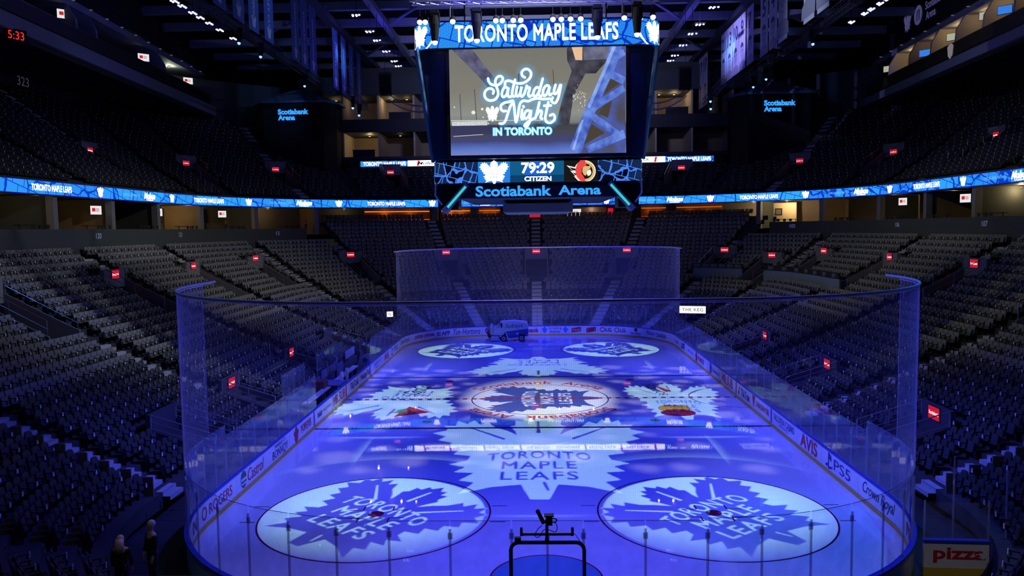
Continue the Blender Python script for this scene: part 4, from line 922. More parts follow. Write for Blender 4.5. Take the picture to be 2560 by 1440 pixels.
for x in (-21.8, 22.1): V, F = fit('TORONTO MAPLE LEAFS', 6.2, .56, bold=.03); mk('lettering', [(a+x, -.02, b+21.02) for a, b in V], F, M_LW, rb)
for s_, x, wd, sh in (('Molson', -15.5, 3.2, .4), ('CANADIAN', -10.9, 3.6, 0), ('NIGHT DECK', -5.6, 4.2, 0), ('THE MOLSON', 0, 3.4, 0), ('CANADIAN', 4.4, 3.4, 0), ('NIGHT DECK', 9.6, 4.0, 0), ('FAN DECK', 14.8, 3.4, 0)):
    V, F = fit(s_, wd, .42, shear=sh, bold=.02); mk('lettering', [(a+x, -.02, b+21.02) for a, b in V], F, M_INK, rb)
mb = MB()
for x in (-16.9, -13.1, -8, -2.6, 7.0, 12.3, 17.3): mb.poly([(x-.2, -.02, Z0+.02), (x+.1, -.02, Z0+.02), (x+.25, -.02, Z1-.02), (x-.05, -.02, Z1-.02)])
mb.build('red_slash', M_LRD, rb)
for i, (x, z, e) in enumerate(((-30.4, 25.45, 34), (-28.5, 25.45, 40), (-24.6, 25.45, 90), (-20, 25.45, 6), (-29.5, 30.75, 16), (-26, 30.75, 22), (-21.2, 30.75, 60), (-18.9, 30.75, 14), (18.4, 30.75, 20), (20.6, 30.75, 70), (24.5, 25.45, 0.1))):
    if e > 1: downlight(x, 65.6, z, e, f'round warm ceiling lamp in the {"lower" if z < 28 else "upper"} far end boxes, {ordw(i+1)} counting from lower left', .16)
for i, (x, w_, h_) in enumerate(((-30.2, 1.1, .7), (-28.6, .7, .85))):
    o = MB().box((0, 0, 0), (w_, .05, h_)).build('framed_picture', M_DARK); o.location = (x, 69.4, 23.9); tag(o, f'small framed picture on the lit box wall, {"wider" if i == 0 else "narrower"} one', 'picture'); MB().box((0, -.03, 0), (w_*.8, .02, h_*.75)).build('print', M_GREY, o)
for i, (x, z) in enumerate(((-24.9, 22.1), (-19.5, 27.45), (20.5, 27.45))):
    t = thing('balcony_front', f'dark balcony front with a counter in the far end boxes, {ordw(i+1)} of three', 'balcony', (x, 62.6, z)); MB().bx(-1.6, 1.6, 0, .1, 0, 1.0).build('panel', M_DARK, t); MB().bx(-1.7, 1.7, -.1, .25, 1.0, 1.06).build('counter', M_GREY, t)
# black towers carrying the arena name
M_SCO = led_mat('led_sign_blue', srgb(105, 225, 252), srgb(50, 150, 250), 1.3, .55, .01)
def tower(sx, lab):
    t = thing('sign_tower', f'tall matt black tower with glowing blue lettering, {lab} of the far end seats', 'sign', (sx*33.5, 57.4, 19.0))
    q = MB(); P = [(-5.6, 2.5), (-4.2, .1), (4.2, 0), (5.4, 2.5), (5.4, 6), (-5.6, 6)]
    q.prism([(x*1, y, 0) for x, y in P], (0, 0, 10.2)); q.build('shell', M_BLK, t)
    q = MB(); q.prism([(x*1.12, y-.5, 10.2) for x, y in P], (0, 0, .25)); q.add([(x*1.12, y-.5, 10.45) for x, y in P]+[(0, 3.4, 12.8)], [(i, (i+1) % 6, 6) for i in range(6)]); q.build('canopy', pm('tower_canopy', (.10, .16, .24), .6), t)
    for s_, dx, z, wd in (('Scotiabank', 0, 9.0, 4.3), ('Arena', -.95, 8.2, 2.4)):
        V, F = fit(s_, wd, bold=.05)
        mk('lettering', [(a+dx, -.03, b+z) for a, b in V], F, M_SCO, t, uv=[(a*1.0, b) for a, b in V])
tower(-1, 'left'); tower(1, 'right')
# ------------------------------------------------------------------ upper suites along both sides
M_BAND = pm('upper_band', (.24, .25, .28), .7, var=.08); M_OLIVE = pm('olive_glass_front', (.055, .05, .02), .4, var=.2)
DZ = {'left': 1.0, 'right': .7}
def upper(sx, nm):
    A = np.array([sx*40.6, -14.0]); B = np.array([sx*45.6, 62.0]); d = (B-A)/np.linalg.norm(B-A); n = np.array([-d[1], d[0]])*(1 if sx < 0 else -1)  # outward
    L = np.linalg.norm(B-A); path = Path([A, B] if sx < 0 else [B, A])
    T = lambda y: (y-A[1])/(B[1]-A[1])*L if sx < 0 else L-(y-A[1])/(B[1]-A[1])*L
    dz = DZ[nm]; zb, zt = (28.0, 29.25) if sx < 0 else (27.6, 28.55)
    tag(band(MB(), path, 0, L, zb, zt, -.5, 0, 8).build(f'wall_{nm}_upper_band', M_BAND), kind='structure')
    tag(band(MB(), path, 0, L, 26.6+dz, 28.2+dz, -9, -.5, 8).build(f'floor_{nm}_upper', M_DARK), kind='structure')
    tag(band(MB(), path, 0, L, zt-.1, zt+.4, -.9, -.7, 8).build(f'wall_{nm}_upper_gap', M_DARK), kind='structure')
    tag(band(MB(), path, 0, L, zt+.4, zt+1.75, -.75, -.55, 8).build(f'wall_{nm}_upper_front', M_OLIVE if sx > 0 else M_DARK), kind='structure')
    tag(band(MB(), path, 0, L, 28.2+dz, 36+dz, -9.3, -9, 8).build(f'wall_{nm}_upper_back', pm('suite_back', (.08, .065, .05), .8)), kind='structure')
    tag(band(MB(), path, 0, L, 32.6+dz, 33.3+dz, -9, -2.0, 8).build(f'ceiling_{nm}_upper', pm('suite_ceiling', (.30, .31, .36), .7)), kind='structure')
    tag(band(MB(), path, 0, L, 33.3+dz, 41, -2.2, -1.6, 8).build(f'wall_{nm}_upper_head', M_DARK), kind='structure')
    tag(band(MB(), path, 0, L, zt+1.75, zt+1.82, -.72, -.6, 8).build(f'trim_{nm}_upper', M_STEEL), kind='structure')
    return path, T
pathL, TL = upper(-1, 'left'); pathR, TR = upper(1, 'right')
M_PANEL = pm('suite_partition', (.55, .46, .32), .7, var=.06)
def partition(path, s, e, side, i, m, lampe):
    (x, y), d = path.at(s); rz = math.atan2(d[1], d[0]); n = (d[1], -d[0])
    dz = DZ[side]; P = [(-.95, 28.2+dz), (-9, 28.2+dz), (-9, 32.6+dz), (-2.0, 32.6+dz), (-1.2, 31.2+dz)]
    mb = MB(); mb.prism([(n[0]*o, n[1]*o, z) for o, z in P], (d[0]*.35, d[1]*.35, 0)); o = mb.build('suite_partition', m); o.location = (x, y, 0)
    tag(o, f'angled partition wall between {side} upper suites, {ordw(i+1)} from the far end', 'partition')
    if lampe:
        a, b, _ = path.pt(s+(2.2 if side == 'right' else 0), 32.4, -3.2); downlight(a, b, 32.5+dz, lampe, f'small warm ceiling lamp in the {side} upper suites, {ordw(i+1)} from the far end', .12)
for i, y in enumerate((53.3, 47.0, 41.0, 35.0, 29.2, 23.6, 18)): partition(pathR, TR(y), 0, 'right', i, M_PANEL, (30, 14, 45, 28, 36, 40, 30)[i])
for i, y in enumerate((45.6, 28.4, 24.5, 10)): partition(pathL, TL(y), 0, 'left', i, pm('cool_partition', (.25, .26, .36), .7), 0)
for i, (y, z, pic) in enumerate(((54.6, 31.0, 'pale'), (43.5, 30.6, 'blue'), (36.5, 30.8, 'pale'), (29.5, 31.2, 'pale'), (26.0, 30.8, 'blue'))):
    a, b, _ = pathR.pt(TR(y), 0, -1.6); tv(a, b, z+.7, -.75, f'small hanging screen in the right upper suites, {ordw(i+1)} from the far end', 1.2, .75, pic)
for i, (y, z) in enumerate(((24.5, 32.0), (42.0, 31.7), (56.0, 31.6))):
    a, b, _ = pathL.pt(TL(y), 0, -2.2); tv(a, b, z+.6, PI/2-.85, f'white hanging screen with a red square in the left upper suites, {["nearest", "middle", "farthest"][i]}', 1.25, .85, 'logo')
a, b, _ = pathL.pt(TL(53), 0, -3.5); downlight(a, b, 33.5, 120, 'bright ceiling lamp over the farthest left upper suite', .14, (.9, 1, .7))
for i, s in enumerate(np.linspace(TL(60), TL(12), 15)):
    a, b, _ = pathL.pt(s, 0, -1.9); o = MB().box((0, 0, 0), (.3, .16, .05)).build('soffit_lamp', em('soffit_lamp', srgb(150, 160, 170), .3)); o.location = (a, b, 34.25); tag(o, f'tiny pale soffit lamp along the left upper suites, {ordw(i+1)} from the far end', 'lamp', 'soffit lamps')
for i, s in enumerate(np.linspace(TR(58), TR(20), 12)):
    a, b, _ = pathR.pt(s, 0, -1.9); o = MB().box((0, 0, 0), (.4, .16, .05)).build('soffit_lamp', em('soffit_lamp', (1, 1, 1))); o.location = (a, b, 33.95); tag(o, f'tiny pale soffit lamp along the right upper suites, {ordw(i+1)} from the far end', 'lamp', 'soffit lamps')
# shield on the olive front, clock, 323, 305, 301
a, b, _ = pathR.pt(TR(34.5), 0, -.5); sh = mk('shield_sign', [(0, -.6, .55), (0, -.25, .8), (0, .25, .8), (0, .6, .55), (0, .45, -.4), (0, 0, -.8), (0, -.45, -.4)], [tuple(range(7))], em('pale_sign', srgb(150, 140, 150), .6)); sh.location = (a-.02, b, 29.5); tag(sh, 'pale shield sign on the dark olive front of the right upper suites', 'sign')
a, b, _ = pathL.pt(TL(12.3), 0, .1)
ck = thing('digital_clock', 'red digital clock on the band below the left upper suites', 'clock', (a, b, 27.6), PI/2-.5); MB().box((0, .05, 0), (1.7, .1, 1.0)).build('case', M_BLK, ck)
V, F = fit('5:33', 1.25, .66); mk('digits', [(x, -.01, z) for x, z in V], F, em('clock_red', srgb(250, 40, 40), 1.3), ck)
pp = pm('faint_glow_number', (.25, .25, .24), .6, var=0, emit=(.12, .12, .11), es=.22)  # slight glow added to the number colour so it shows in the dark
PB = loop_path(44.2); tag(band(MB(), PB, 0, PB.L, 20, 33, -.3, 0, 2.0).build('wall_upper_back', pm('upper_back_wall', (.045, .05, .06), .85, var=.2)), kind='structure')
for nm, px, o, z, wd, lab in (('323', (-46.2, 18.9), 0, 25.2, 1.6, 'upper left'), ('305', (30.2, 60.3), 0, 20.6, 1.9, 'far right'), ('301', (-29.9, 60.0), 0, 20.3, 1.9, 'far left')):
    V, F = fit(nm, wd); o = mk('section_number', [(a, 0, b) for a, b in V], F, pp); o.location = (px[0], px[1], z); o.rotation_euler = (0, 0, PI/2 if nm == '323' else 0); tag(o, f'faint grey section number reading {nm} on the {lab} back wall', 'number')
# arena name and emblems high on the right bulkhead
tx = pm('faint_violet', (.35, .33, .55), .6, var=0, emit=(.1, .1, .25), es=.5)
bh = thing('bulkhead_sign', 'dim violet arena name with a leaf and a claw ball high on the right bulkhead', 'sign', tuple(pathR.pt(TR(44), 36.2, -1.55)), -PI/2-.07)
for s_, dx, z in (('Scotiabank', 3.0, .5), ('Arena', 2.0, -.7)): V, F = fit(s_, 5.0 if s_ != 'Arena' else 2.6, .95, bold=.02); mk('lettering', [(a+dx, -.03, b+z) for a, b in V], F, tx, bh)
V, F = leaf_fill(); mk('leaf_emblem', [(a*1.2-4.6, -.03, b*1.2-.1) for a, b in V], F, tx, bh)
mb = MB(); mb.poly([(math.cos(k)*1.15-1.5, -.03, math.sin(k)*1.15) for k in np.linspace(0, 2*PI, 24, endpoint=False)]); mb.build('ball_emblem', tx, bh)
mb = MB()
for k in (-.5, 0, .5): mb.poly([(-1.6+k, -.05, -.7), (-1.45+k, -.05, -.7), (-1.3+k*.6, -.05, .6), (-1.5+k*.6, -.05, .6)])
mb.build('ball_stripe', M_BLK, bh)

# ------------------------------------------------------------------ roof
M_BEAM = pm('roof_beam', (.26, .28, .33), .6, var=.1); M_BEAMD = pm('roof_beam_dark', (.07, .075, .09), .7)
mb = MB(); mb.bx(-62, 62, -56, 90, 41.5, 41.8); tag(mb.build('ceiling', pm('roof_deck', (.030, .032, .042), .9)), kind='structure')
mb = MB(); mb.bx(-62, 62, 88, 88.3, 10, 42); tag(mb.build('wall_end', M_BLK), kind='structure')
for s in (-1, 1): mb = MB(); mb.bx(s*60, s*60.3, -40, 88, 10, 42); tag(mb.build('wall_side', M_BLK), kind='structure')
for x, z, wd, m in ((-18, 36, .7, M_BEAM), (18, 36, .7, M_BEAM), (-24.3, 36, 1.1, M_BEAMD), (24.3, 36, 1.1, M_BEAMD), (-8, 37.5, .6, M_BEAM), (8.5, 37.5, .6, M_BEAM), (-35, 35, .9, M_BEAMD), (35, 35, .9, M_BEAMD)):
    tag(MB().bx(x-wd/2, x+wd/2, -10, 74, z, z+.7).build('ceiling_beam', m), kind='structure')
for y, z in ((24, 37), (32.5, 37), (41, 37), (46.5, 36.5), (54, 36.2), (62, 36.2), (71, 36.5)):
    tag(MB().bx(-46, 46, y-.35, y+.35, z, z+.9).build('ceiling_beam', M_BEAM if y > 40 else M_BEAMD), kind='structure')
for k, (x0, y0, x1, y1) in enumerate(((-18, 46, -8, 32), (18, 46, 8.5, 32), (-24, 62, -18, 54), (24, 62, 18, 54), (-35, 50, -24, 40), (35, 50, 24, 40))):
    tag(MB().cyl((x0, y0, 36.4), (x1, y1, 37.2), .16, 6).build('ceiling_brace', M_BEAM), kind='structure')
tag(MB().bx(-30, 30, 66, 66.6, 32.6, 35.5).build('wall_roof_header', M_FASC), kind='structure')

# ------------------------------------------------------------------ scoreboard
sb = thing('scoreboard', 'large four sided video scoreboard hanging over centre ice', 'scoreboard', (0, 0, 12.6))
sbz = 12.6
def ring_path(hx, r):
    P = []
    for sx, sy, a0 in ((1, -1, -90), (1, 1, 0), (-1, 1, 90), (-1, -1, 180)):
        for i in range(9):
            a = math.radians(a0+90*i/8); P.append((sx*(hx-r)+r*math.cos(a), sy*(hx-r)+r*math.sin(a)))
    return Path([(0, -hx)]+P+[(0, -hx)])
RG = ring_path(6.95, 1.3); RGL = ring_path(6.05, .55)
def rel(mbx): mbx.V = [(x, y, z-sbz) for x, y, z in mbx.V]; return mbx
top = rel(band(MB(), RG, 0, RG.L, 21.38, 22.95, -.6, -.03, .5)).build('ring_housing', M_LEDBLK, sb)
rel(strip(MB(), RG, 0, RG.L, 21.45, 22.85, .0, .3)).build('ring_screen', M_LEDR, top, uv=True)
def rl(V, F, s, z, m, name, par, path=RG, out=.03):
    return mk(name, [(x, y, zz-sbz) for x, y, zz in on_path(path, V, s % path.L, z, out)], F, m, par)
V, F = fit('TORONTO MAPLE LEAFS', 9.1, .95, bold=.022, spacing=1.06)
for k in range(4):
    o = k*RG.L/4
    q = MB()
    for v0 in (0,): q.add([RG.pt((o+v[0]) % RG.L, 22.2+v[1]-sbz, .03) for v in V], F)
    q.build('ring_lettering', M_LW, top)
    c = o+RG.L/8
    LV_, LF = leaf_fill(); q = MB(); q.add([RG.pt((c+v[0]*.62) % RG.L, 22.15+v[1]*.66-sbz, .05) for v in LV_], LF); q.build('ring_leaf', M_LW, top)
    q = MB()
    for sg in (-1, 1):
        A = [(sg*(.98-.32*t*t+.16*t), -.7+1.4*(t+1)/2) for t in np.linspace(-1, 1, 9)]
        q.add([RG.pt((c+a+w_) % RG.L, 22.15+b-sbz, .04) for a, b in A for w_ in (-.06, .06)], [(2*i, 2*i+1, 2*i+3, 2*i+2) for i in range(8)])
    q.build('ring_arc', M_LW, top)
# body
q = MB(); q.add([(x*k, y*k, z) for z, k in ((21.4-sbz, 6.6), (15.2-sbz, 5.9)) for x, y in ((-1, -1), (1, -1), (1, 1), (-1, 1))], [(0, 1, 5, 4), (1, 2, 6, 5), (2, 3, 7, 6), (3, 0, 4, 7), (3, 2, 1, 0), (4, 5, 6, 7)])
q.build('body', pm('scoreboard_body', (.02, .035, .085), .35, .2, var=.1), sb)
for sx in (-1, 1):
    for sy in (-1, 1): MB().cyl((sx*6.75, sy*6.75, 21.4-sbz), (sx*6.02, sy*6.02, 15.2-sbz), .14, 6).build('corner_frame', pm('corner_frame', (.25, .5, .75), .3, .6, var=0), sb)
for sx in (-1, 1): MB().box((sx*5.75, -6.3, 18.3-sbz), (.9, .3, 6.0), tilt=sx*.09).build('side_panel', pm('scoreboard_side_panel', (.012, .03, .10), .4, var=.2), sb)
# main screen with its picture
SX0, SX1, SZ0, SZ1 = -4.92, 4.98, 15.5, 21.46
def scr_mat():
    m = bpy.data.materials.new('night_picture'); m.use_nodes = True; nt = m.node_tree; nt.nodes.clear(); N = nt.nodes.new; L = nt.links.new
    out = N('ShaderNodeOutputMaterial'); e = N('ShaderNodeEmission'); tc = N('ShaderNodeTexCoord'); sp = N('ShaderNodeSeparateXYZ'); L(tc.outputs['UV'], sp.inputs[0])
    r = N('ShaderNodeValToRGB'); cr = r.color_ramp; cr.elements[0].position = 0; cr.elements[0].color = srgb(120, 130, 190)+(1,); cr.elements[1].position = 1; cr.elements[1].color = srgb(118, 118, 112)+(1,)
    for p_, c in ((.04, (92, 120, 205)), (.12, (66, 70, 120)), (.2, (70, 70, 82)), (.27, (64, 66, 74)), (.30, (120, 124, 122)), (.38, (142, 144, 138)), (.6, (128, 126, 116))):
        x = cr.elements.new(p_); x.color = srgb(*c)+(1,)
    no = N('ShaderNodeTexNoise'); no.inputs['Scale'].default_value = 3; L(tc.outputs['UV'], no.inputs['Vector'])
    ad = N('ShaderNodeMath'); ad.operation = 'MULTIPLY_ADD'; ad.inputs[1].default_value = .10; L(no.outputs['Fac'], ad.inputs[0]); sb_ = N('ShaderNodeMath'); sb_.operation = 'SUBTRACT'; sb_.inputs[1].default_value = .05; L(sp.outputs['Y'], sb_.inputs[0]); L(sb_.outputs[0], ad.inputs[2])
    L(ad.outputs[0], r.inputs[0]); L(r.outputs[0], e.inputs[0]); L(e.outputs[0], out.inputs[0]); return m
YS = -6.78
def emn(name, a, b, sc=1.6):
    m = em(name, a); nt = m.node_tree; e = nt.nodes['Emission']; tc = nt.nodes.new('ShaderNodeTexCoord'); n = nt.nodes.new('ShaderNodeTexNoise'); n.inputs['Scale'].default_value = sc; n.inputs['Detail'].default_value = 5
    r = nt.nodes.new('ShaderNodeValToRGB'); r.color_ramp.elements[0].position = .36; r.color_ramp.elements[1].position = .66; r.color_ramp.elements[0].color = tuple(a)+(1,); r.color_ramp.elements[1].color = tuple(b)+(1,)
    nt.links.new(tc.outputs['Object'], n.inputs['Vector']); nt.links.new(n.outputs['Fac'], r.inputs[0]); nt.links.new(r.outputs[0], e.inputs[0]); return m
def q4(x0, x1, z0, z1, y): return [(x0, y, z0-sbz), (x1, y, z0-sbz), (x1, y, z1-sbz), (x0, y, z1-sbz)]
MB().bx(SX0-.18, SX1+.18, YS+.02, YS+.5, SZ0-.2-sbz, SZ1+.1-sbz).build('screen_frame', M_LEDBLK, sb)
msc = mk('main_screen', q4(SX0, SX1, SZ0, SZ1, YS), [(0, 1, 2, 3)], scr_mat(), sb, uv=[(0, 0), (1, 0), (1, 1), (0, 1)])
SCL = 9.9/1180.0         # picture unit
def pxz(a, b): return ((a-1030)*SCL+.03, 21.46-(b-303)*5.96/725-sbz)
def shape(polys, m, name, k):
    mb = MB()
    for P in polys: mb.poly([(max(SX0, min(SX1, pxz(a, b)[0])), YS-.004*k, max(SZ0-sbz, min(SZ1-sbz, pxz(a, b)[1]))) for a, b in P])
    return mb.build(name, m, msc)
def bar2(a, b, w0, w1=None):
    w1 = w1 or w0; d = np.array(b, float)-a; d /= np.linalg.norm(d); n = np.array([-d[1], d[0]]); return [tuple(np.array(a)+n*w0/2), tuple(np.array(b)+n*w1/2), tuple(np.array(b)-n*w1/2), tuple(np.array(a)-n*w0/2)]
shape([[(455, 305), (590, 305), (840, 640), (830, 700), (770, 660), (640, 500)]], emn('pic_girder', srgb(72, 72, 100), srgb(112, 110, 140)), 'picture_girder', 1)
shape([bar2((508, 610), (514, 800), 4), bar2((606, 580), (620, 840), 4), bar2((1135, 460), (1140, 600), 4), bar2((905, 480), (905, 640), 10)], em('pic_mast', srgb(60, 62, 70)), 'picture_mast', 1)
shape([[(445, 820), (940, 830), (940, 880), (445, 890)]], em('pic_fence', srgb(58, 58, 92)), 'picture_fence', 1)
shape([bar2((445, 790), (1150, 800), 6), rect(450, 690, 797, 826), bar2((460, 898), (660, 888), 4)], em('pic_shore', srgb(200, 206, 205)), 'picture_shoreline', 2)
shape([[(1228, 318), (1262, 303), (1330, 303), (1520, 303), (1500, 400), (1420, 490), (1350, 490), (1270, 640), (1240, 830), (1150, 830), (1200, 640), (1260, 470), (1230, 400)]], emn('pic_tower', srgb(48, 46, 56), srgb(84, 82, 96)), 'picture_tower', 1)
shape([[(1335, 303), (1530, 303), (1500, 395), (1340, 400)]], emn('pic_deck', srgb(84, 86, 112), srgb(120, 120, 146)), 'picture_deck', 2)
shape([[(1258, 303), (1332, 303), (1330, 400), (1285, 398)]], em('pic_lamp', srgb(232, 190, 150)), 'picture_warm_light', 3)
shape([[(1600, 303), (1618, 303), (1615, 1030), (1300, 1030)]], emn('pic_dark', srgb(76, 74, 84), srgb(78, 96, 180), .8), 'picture_shade', 2)
shape([[(1475, 560), (1500, 500), (1580, 560), (1460, 640)], [(1390, 830), (1480, 890), (1310, 985)], [(1475, 690), (1530, 660), (1500, 790), (1440, 760)]], em('pic_olive', srgb(74, 66, 56)), 'picture_gap', 4)
shape([[(1520, 303), (1596, 303), (1560, 430), (1400, 780), (1318, 1025), (1238, 1000), (1340, 740), (1470, 470)], bar2((1470, 470), (1612, 545), 54), bar2((1400, 720), (1612, 590), 50), bar2((1400, 780), (1560, 900), 46), bar2((1360, 1010), (1612, 900), 60), bar2((1500, 420), (1612, 350), 46)], emn('pic_truss', srgb(62, 84, 180), srgb(112, 146, 232)), 'picture_truss', 5)
shape([bar2((1545, 310), (1370, 720), 22), bar2((1330, 800), (1265, 1000), 14)], emn('pic_truss_light', srgb(112, 146, 228), srgb(160, 188, 246)), 'picture_truss_light', 6)
lt = []
for i in range(70): a = 1262+rnd.random()*95; b = 640+rnd.gauss(0, 34); s = 1.5+rnd.random()*3; lt.append(rect(a, a+s, b, b+s*1.6))
for i in range(30): a = 460+rnd.random()*240; b = 800+rnd.random()*22; lt.append(rect(a, a+6, b, b+5))
lt += [disc(597, 738, 14, 13, 12), disc(657, 716, 9, 9, 12), disc(470, 700, 5, 5, 10), disc(662, 772, 5, 5, 8)]
shape(lt, em('pic_light', srgb(228, 235, 235), 1.0), 'picture_light', 6)
# neon script
def cat(P, n=7):
    P = [np.array(p, float) for p in P]; P = [2*P[0]-P[1]]+P+[2*P[-1]-P[-2]]; out = []
    for i in range(1, len(P)-2):
        for t in np.linspace(0, 1, n, endpoint=False):
            out.append(.5*(2*P[i]+(P[i+1]-P[i-1])*t+(2*P[i-1]-5*P[i]+4*P[i+1]-P[i+2])*t*t+(3*P[i]-P[i-1]-3*P[i+1]+P[i+2])*t**3))
    out.append(P[-2]); return out
STROKES = [[(322, 240), (335, 300), (375, 350), (440, 372), (520, 362), (580, 310), (602, 248), (572, 206), (520, 206), (475, 250), (458, 320), (478, 400), (506, 480), (505, 565), (455, 640), (370, 665), (292, 640), (250, 570), (262, 492), (318, 440), (378, 436), (424, 478), (414, 532)],
 [(690, 432), (640, 412), (597, 470), (580, 560), (610, 602), (658, 570), (698, 480), (706, 422), (690, 520), (702, 590), (740, 600), (775, 575)],
 [(835, 275), (802, 400), (776, 530), (792, 592), (845, 580)], [(640, 385), (652, 310), (712, 292), (780, 312), (860, 342), (960, 346), (1052, 310), (1122, 240), (1140, 150), (1090, 86), (1020, 80), (966, 130), (972, 200), (1022, 236)],
 [(872, 408), (850, 540), (872, 592), (912, 568), (942, 480), (957, 410), (932, 550), (960, 598), (1005, 555)], [(1005, 555), (1042, 450), (1058, 392), (1068, 436), (1112, 432), (1100, 490), (1082, 560), (1105, 602), (1152, 575)],
 [(1292, 440), (1240, 430), (1192, 490), (1180, 570), (1210, 602), (1262, 556), (1312, 440), (1362, 258), (1312, 440), (1282, 560), (1312, 602), (1352, 575)],
 [(1472, 402), (1420, 402), (1372, 470), (1362, 560), (1392, 592), (1440, 548), (1490, 420), (1472, 520), (1492, 582), (1532, 555)], [(1602, 388), (1572, 510), (1592, 562), (1640, 520), (1702, 382), (1662, 600), (1612, 716), (1562, 732), (1522, 690), (1545, 630)],
 [(652, 868), (600, 872), (560, 830), (562, 762), (622, 715), (702, 698), (792, 680), (732, 800), (682, 940), (642, 1056), (592, 1108), (530, 1108)], [(794, 684), (812, 800), (822, 940), (842, 1088), (880, 960), (902, 820), (932, 722), (992, 680), (1080, 690), (1150, 660), (1252, 640), (1362, 655), (1490, 650)],
 [(962, 850), (946, 980), (962, 1030), (1002, 1005)], [(985, 785), (992, 800)], [(1100, 872), (1050, 872), (1006, 930), (1002, 1000), (1040, 1020), (1092, 966), (1132, 866), (1112, 1020), (1092, 1110), (1042, 1178), (1004, 1150), (1082, 1082), (1192, 1018)],
 [(1292, 716), (1252, 880), (1212, 1020)], [(1240, 960), (1290, 882), (1332, 884), (1330, 940), (1312, 1010), (1342, 1030)], [(1462, 716), (1422, 900), (1402, 1020), (1422, 1090), (1492, 1112), (1562, 1070), (1582, 1000), (1550, 950), (1492, 972)], [(1382, 782), (1510, 780)]]
def spx(a, b): return ((a/7.58+1180-960)*2.6667, (b/7.58+160)*2.6667)
def glow_mat():
    m = bpy.data.materials.new('neon_glow'); m.use_nodes = True; nt = m.node_tree; nt.nodes.clear(); N = nt.nodes.new; L = nt.links.new
    out = N('ShaderNodeOutputMaterial'); e = N('ShaderNodeEmission'); e.inputs[0].default_value = srgb(70, 190, 250)+(1,); e.inputs[1].default_value = 1.0; t = N('ShaderNodeBsdfTransparent'); mx = N('ShaderNodeMixShader'); tc = N('ShaderNodeTexCoord'); sp = N('ShaderNodeSeparateXYZ')
    L(tc.outputs['UV'], sp.inputs[0]); pw = N('ShaderNodeMath'); pw.operation = 'POWER'; pw.inputs[1].default_value = 1.7; L(sp.outputs['X'], pw.inputs[0]); ml = N('ShaderNodeMath'); ml.operation = 'MULTIPLY'; ml.inputs[1].default_value = .5; L(pw.outputs[0], ml.inputs[0])
    L(ml.outputs[0], mx.inputs[0]); L(t.outputs[0], mx.inputs[1]); L(e.outputs[0], mx.inputs[2]); L(mx.outputs[0], out.inputs[0]); return m
def ribbon(mbx, P, wd, k, soft=False):
    P = [np.array(pxz(*spx(*p))) for p in P]; V = []; uv = []; n = len(P)
    for i in range(n):
        d = P[min(i+1, n-1)]-P[max(i-1, 0)]; d /= np.linalg.norm(d)+1e-9; nn = np.array([-d[1], d[0]])
        for sg in ((-1, 0, 1) if soft else (-1, 1)): c = P[i]+nn*wd*sg; V.append((c[0], YS-.004*k, c[1])); uv.append((1-abs(sg), 0))
    st = 3 if soft else 2
    F = [(st*i+j, st*i+j+1, st*i+st+j+1, st*i+st+j) for i in range(n-1) for j in range(st-1)]
    b = len(mbx.V); mbx.add(V, F, uv)
    for c, in ((P[0],), (P[-1],)):
        if not soft: mbx.poly([(c[0]+wd*math.cos(a), YS-.004*k, c[1]+wd*math.sin(a)) for a in np.linspace(0, 2*PI, 10, endpoint=False)]); 
C_ = [cat(s) for s in STROKES]
g1 = MB()
for i, s in enumerate(C_): ribbon(g1, s, .46, 9+i*.3, True)
g1.build('neon_halo', glow_mat(), msc, uv=True)
g2 = MB()
for s in C_: ribbon(g2, s, .072, 20)
V, F = leaf_fill(); cx, cz = pxz(*spx(395, 915)); g2.add([(cx+a*.40, YS-.08, cz+b*.46) for a, b in V], F)
g2.build('neon_script', em('neon_white', srgb(215, 255, 255), 1.5), msc)
V, F = fit('IN TORONTO', (1530-400)/7.58*2.667*SCL, .46, bold=.05); cx, cz = pxz(*spx(965, 1265)); mk('neon_words', [(a+cx, YS-.085, b+cz) for a, b in V], F, em('neon_pale', srgb(185, 250, 250), 1.2), msc)
V, F = fit('IN TORONTO', (1530-380)/7.58*2.667*SCL, .50, bold=.09); mk('neon_words_halo', [(a+cx, YS-.075, b+cz) for a, b in V], F, em('neon_halo_solid', srgb(40, 150, 235)), msc)
# lower ring: map, clubs, clock
low = rel(band(MB(), RGL, 0, RGL.L, 13.92, 15.25, -.6, -.03, .5)).build('lower_housing', M_LEDBLK, sb)
rel(strip(MB(), RGL, 0, RGL.L, 13.98, 15.18, .0, .3)).build('lower_screen', M_LEDD, low, uv=True)
def face(name, P, m, k): return MB().poly([(x, -6.05-.01*k-.01, z-sbz) for x, z in P]).build(name, m, low)
face('blue_tile', rect(-3.45, -1.6, 13.98, 15.18), em('tile_blue', srgb(35, 130, 228)), 1)
V, F = leaf_fill(); mk('leaf_emblem', [(a*.86-2.52, -6.08, (b*.72 if b > -.5 else b*.66)+14.55-sbz) for a, b in V], F, M_LW, low)
for wv, wf in leaf_words(.0): mk('leaf_words', [(a*.86-2.52, -6.095, b*.62+14.55-sbz) for a, b in wv], wf, em('word_navy', srgb(60, 75, 90)), low)
face('teal_tile', rect(-1.6, 1.5, 13.98, 15.18), em('tile_teal', srgb(14, 62, 108)), 1); face('teal_patch', rect(-1.6, 1.5, 14.38, 15.18), em('tile_teal_light', srgb(18, 92, 140)), 2); face('blue_patch', [(-.75, 14.38), (.75, 14.38), (.35, 15.18), (-.5, 15.18)], em('tile_blue2', srgb(30, 100, 215)), 3)
V, F = fit('79:29', 1.9, .64, bold=.03); mk('clock_digits', [(a, -6.11, b+14.79-sbz) for a, b in V], F, M_LW, low)
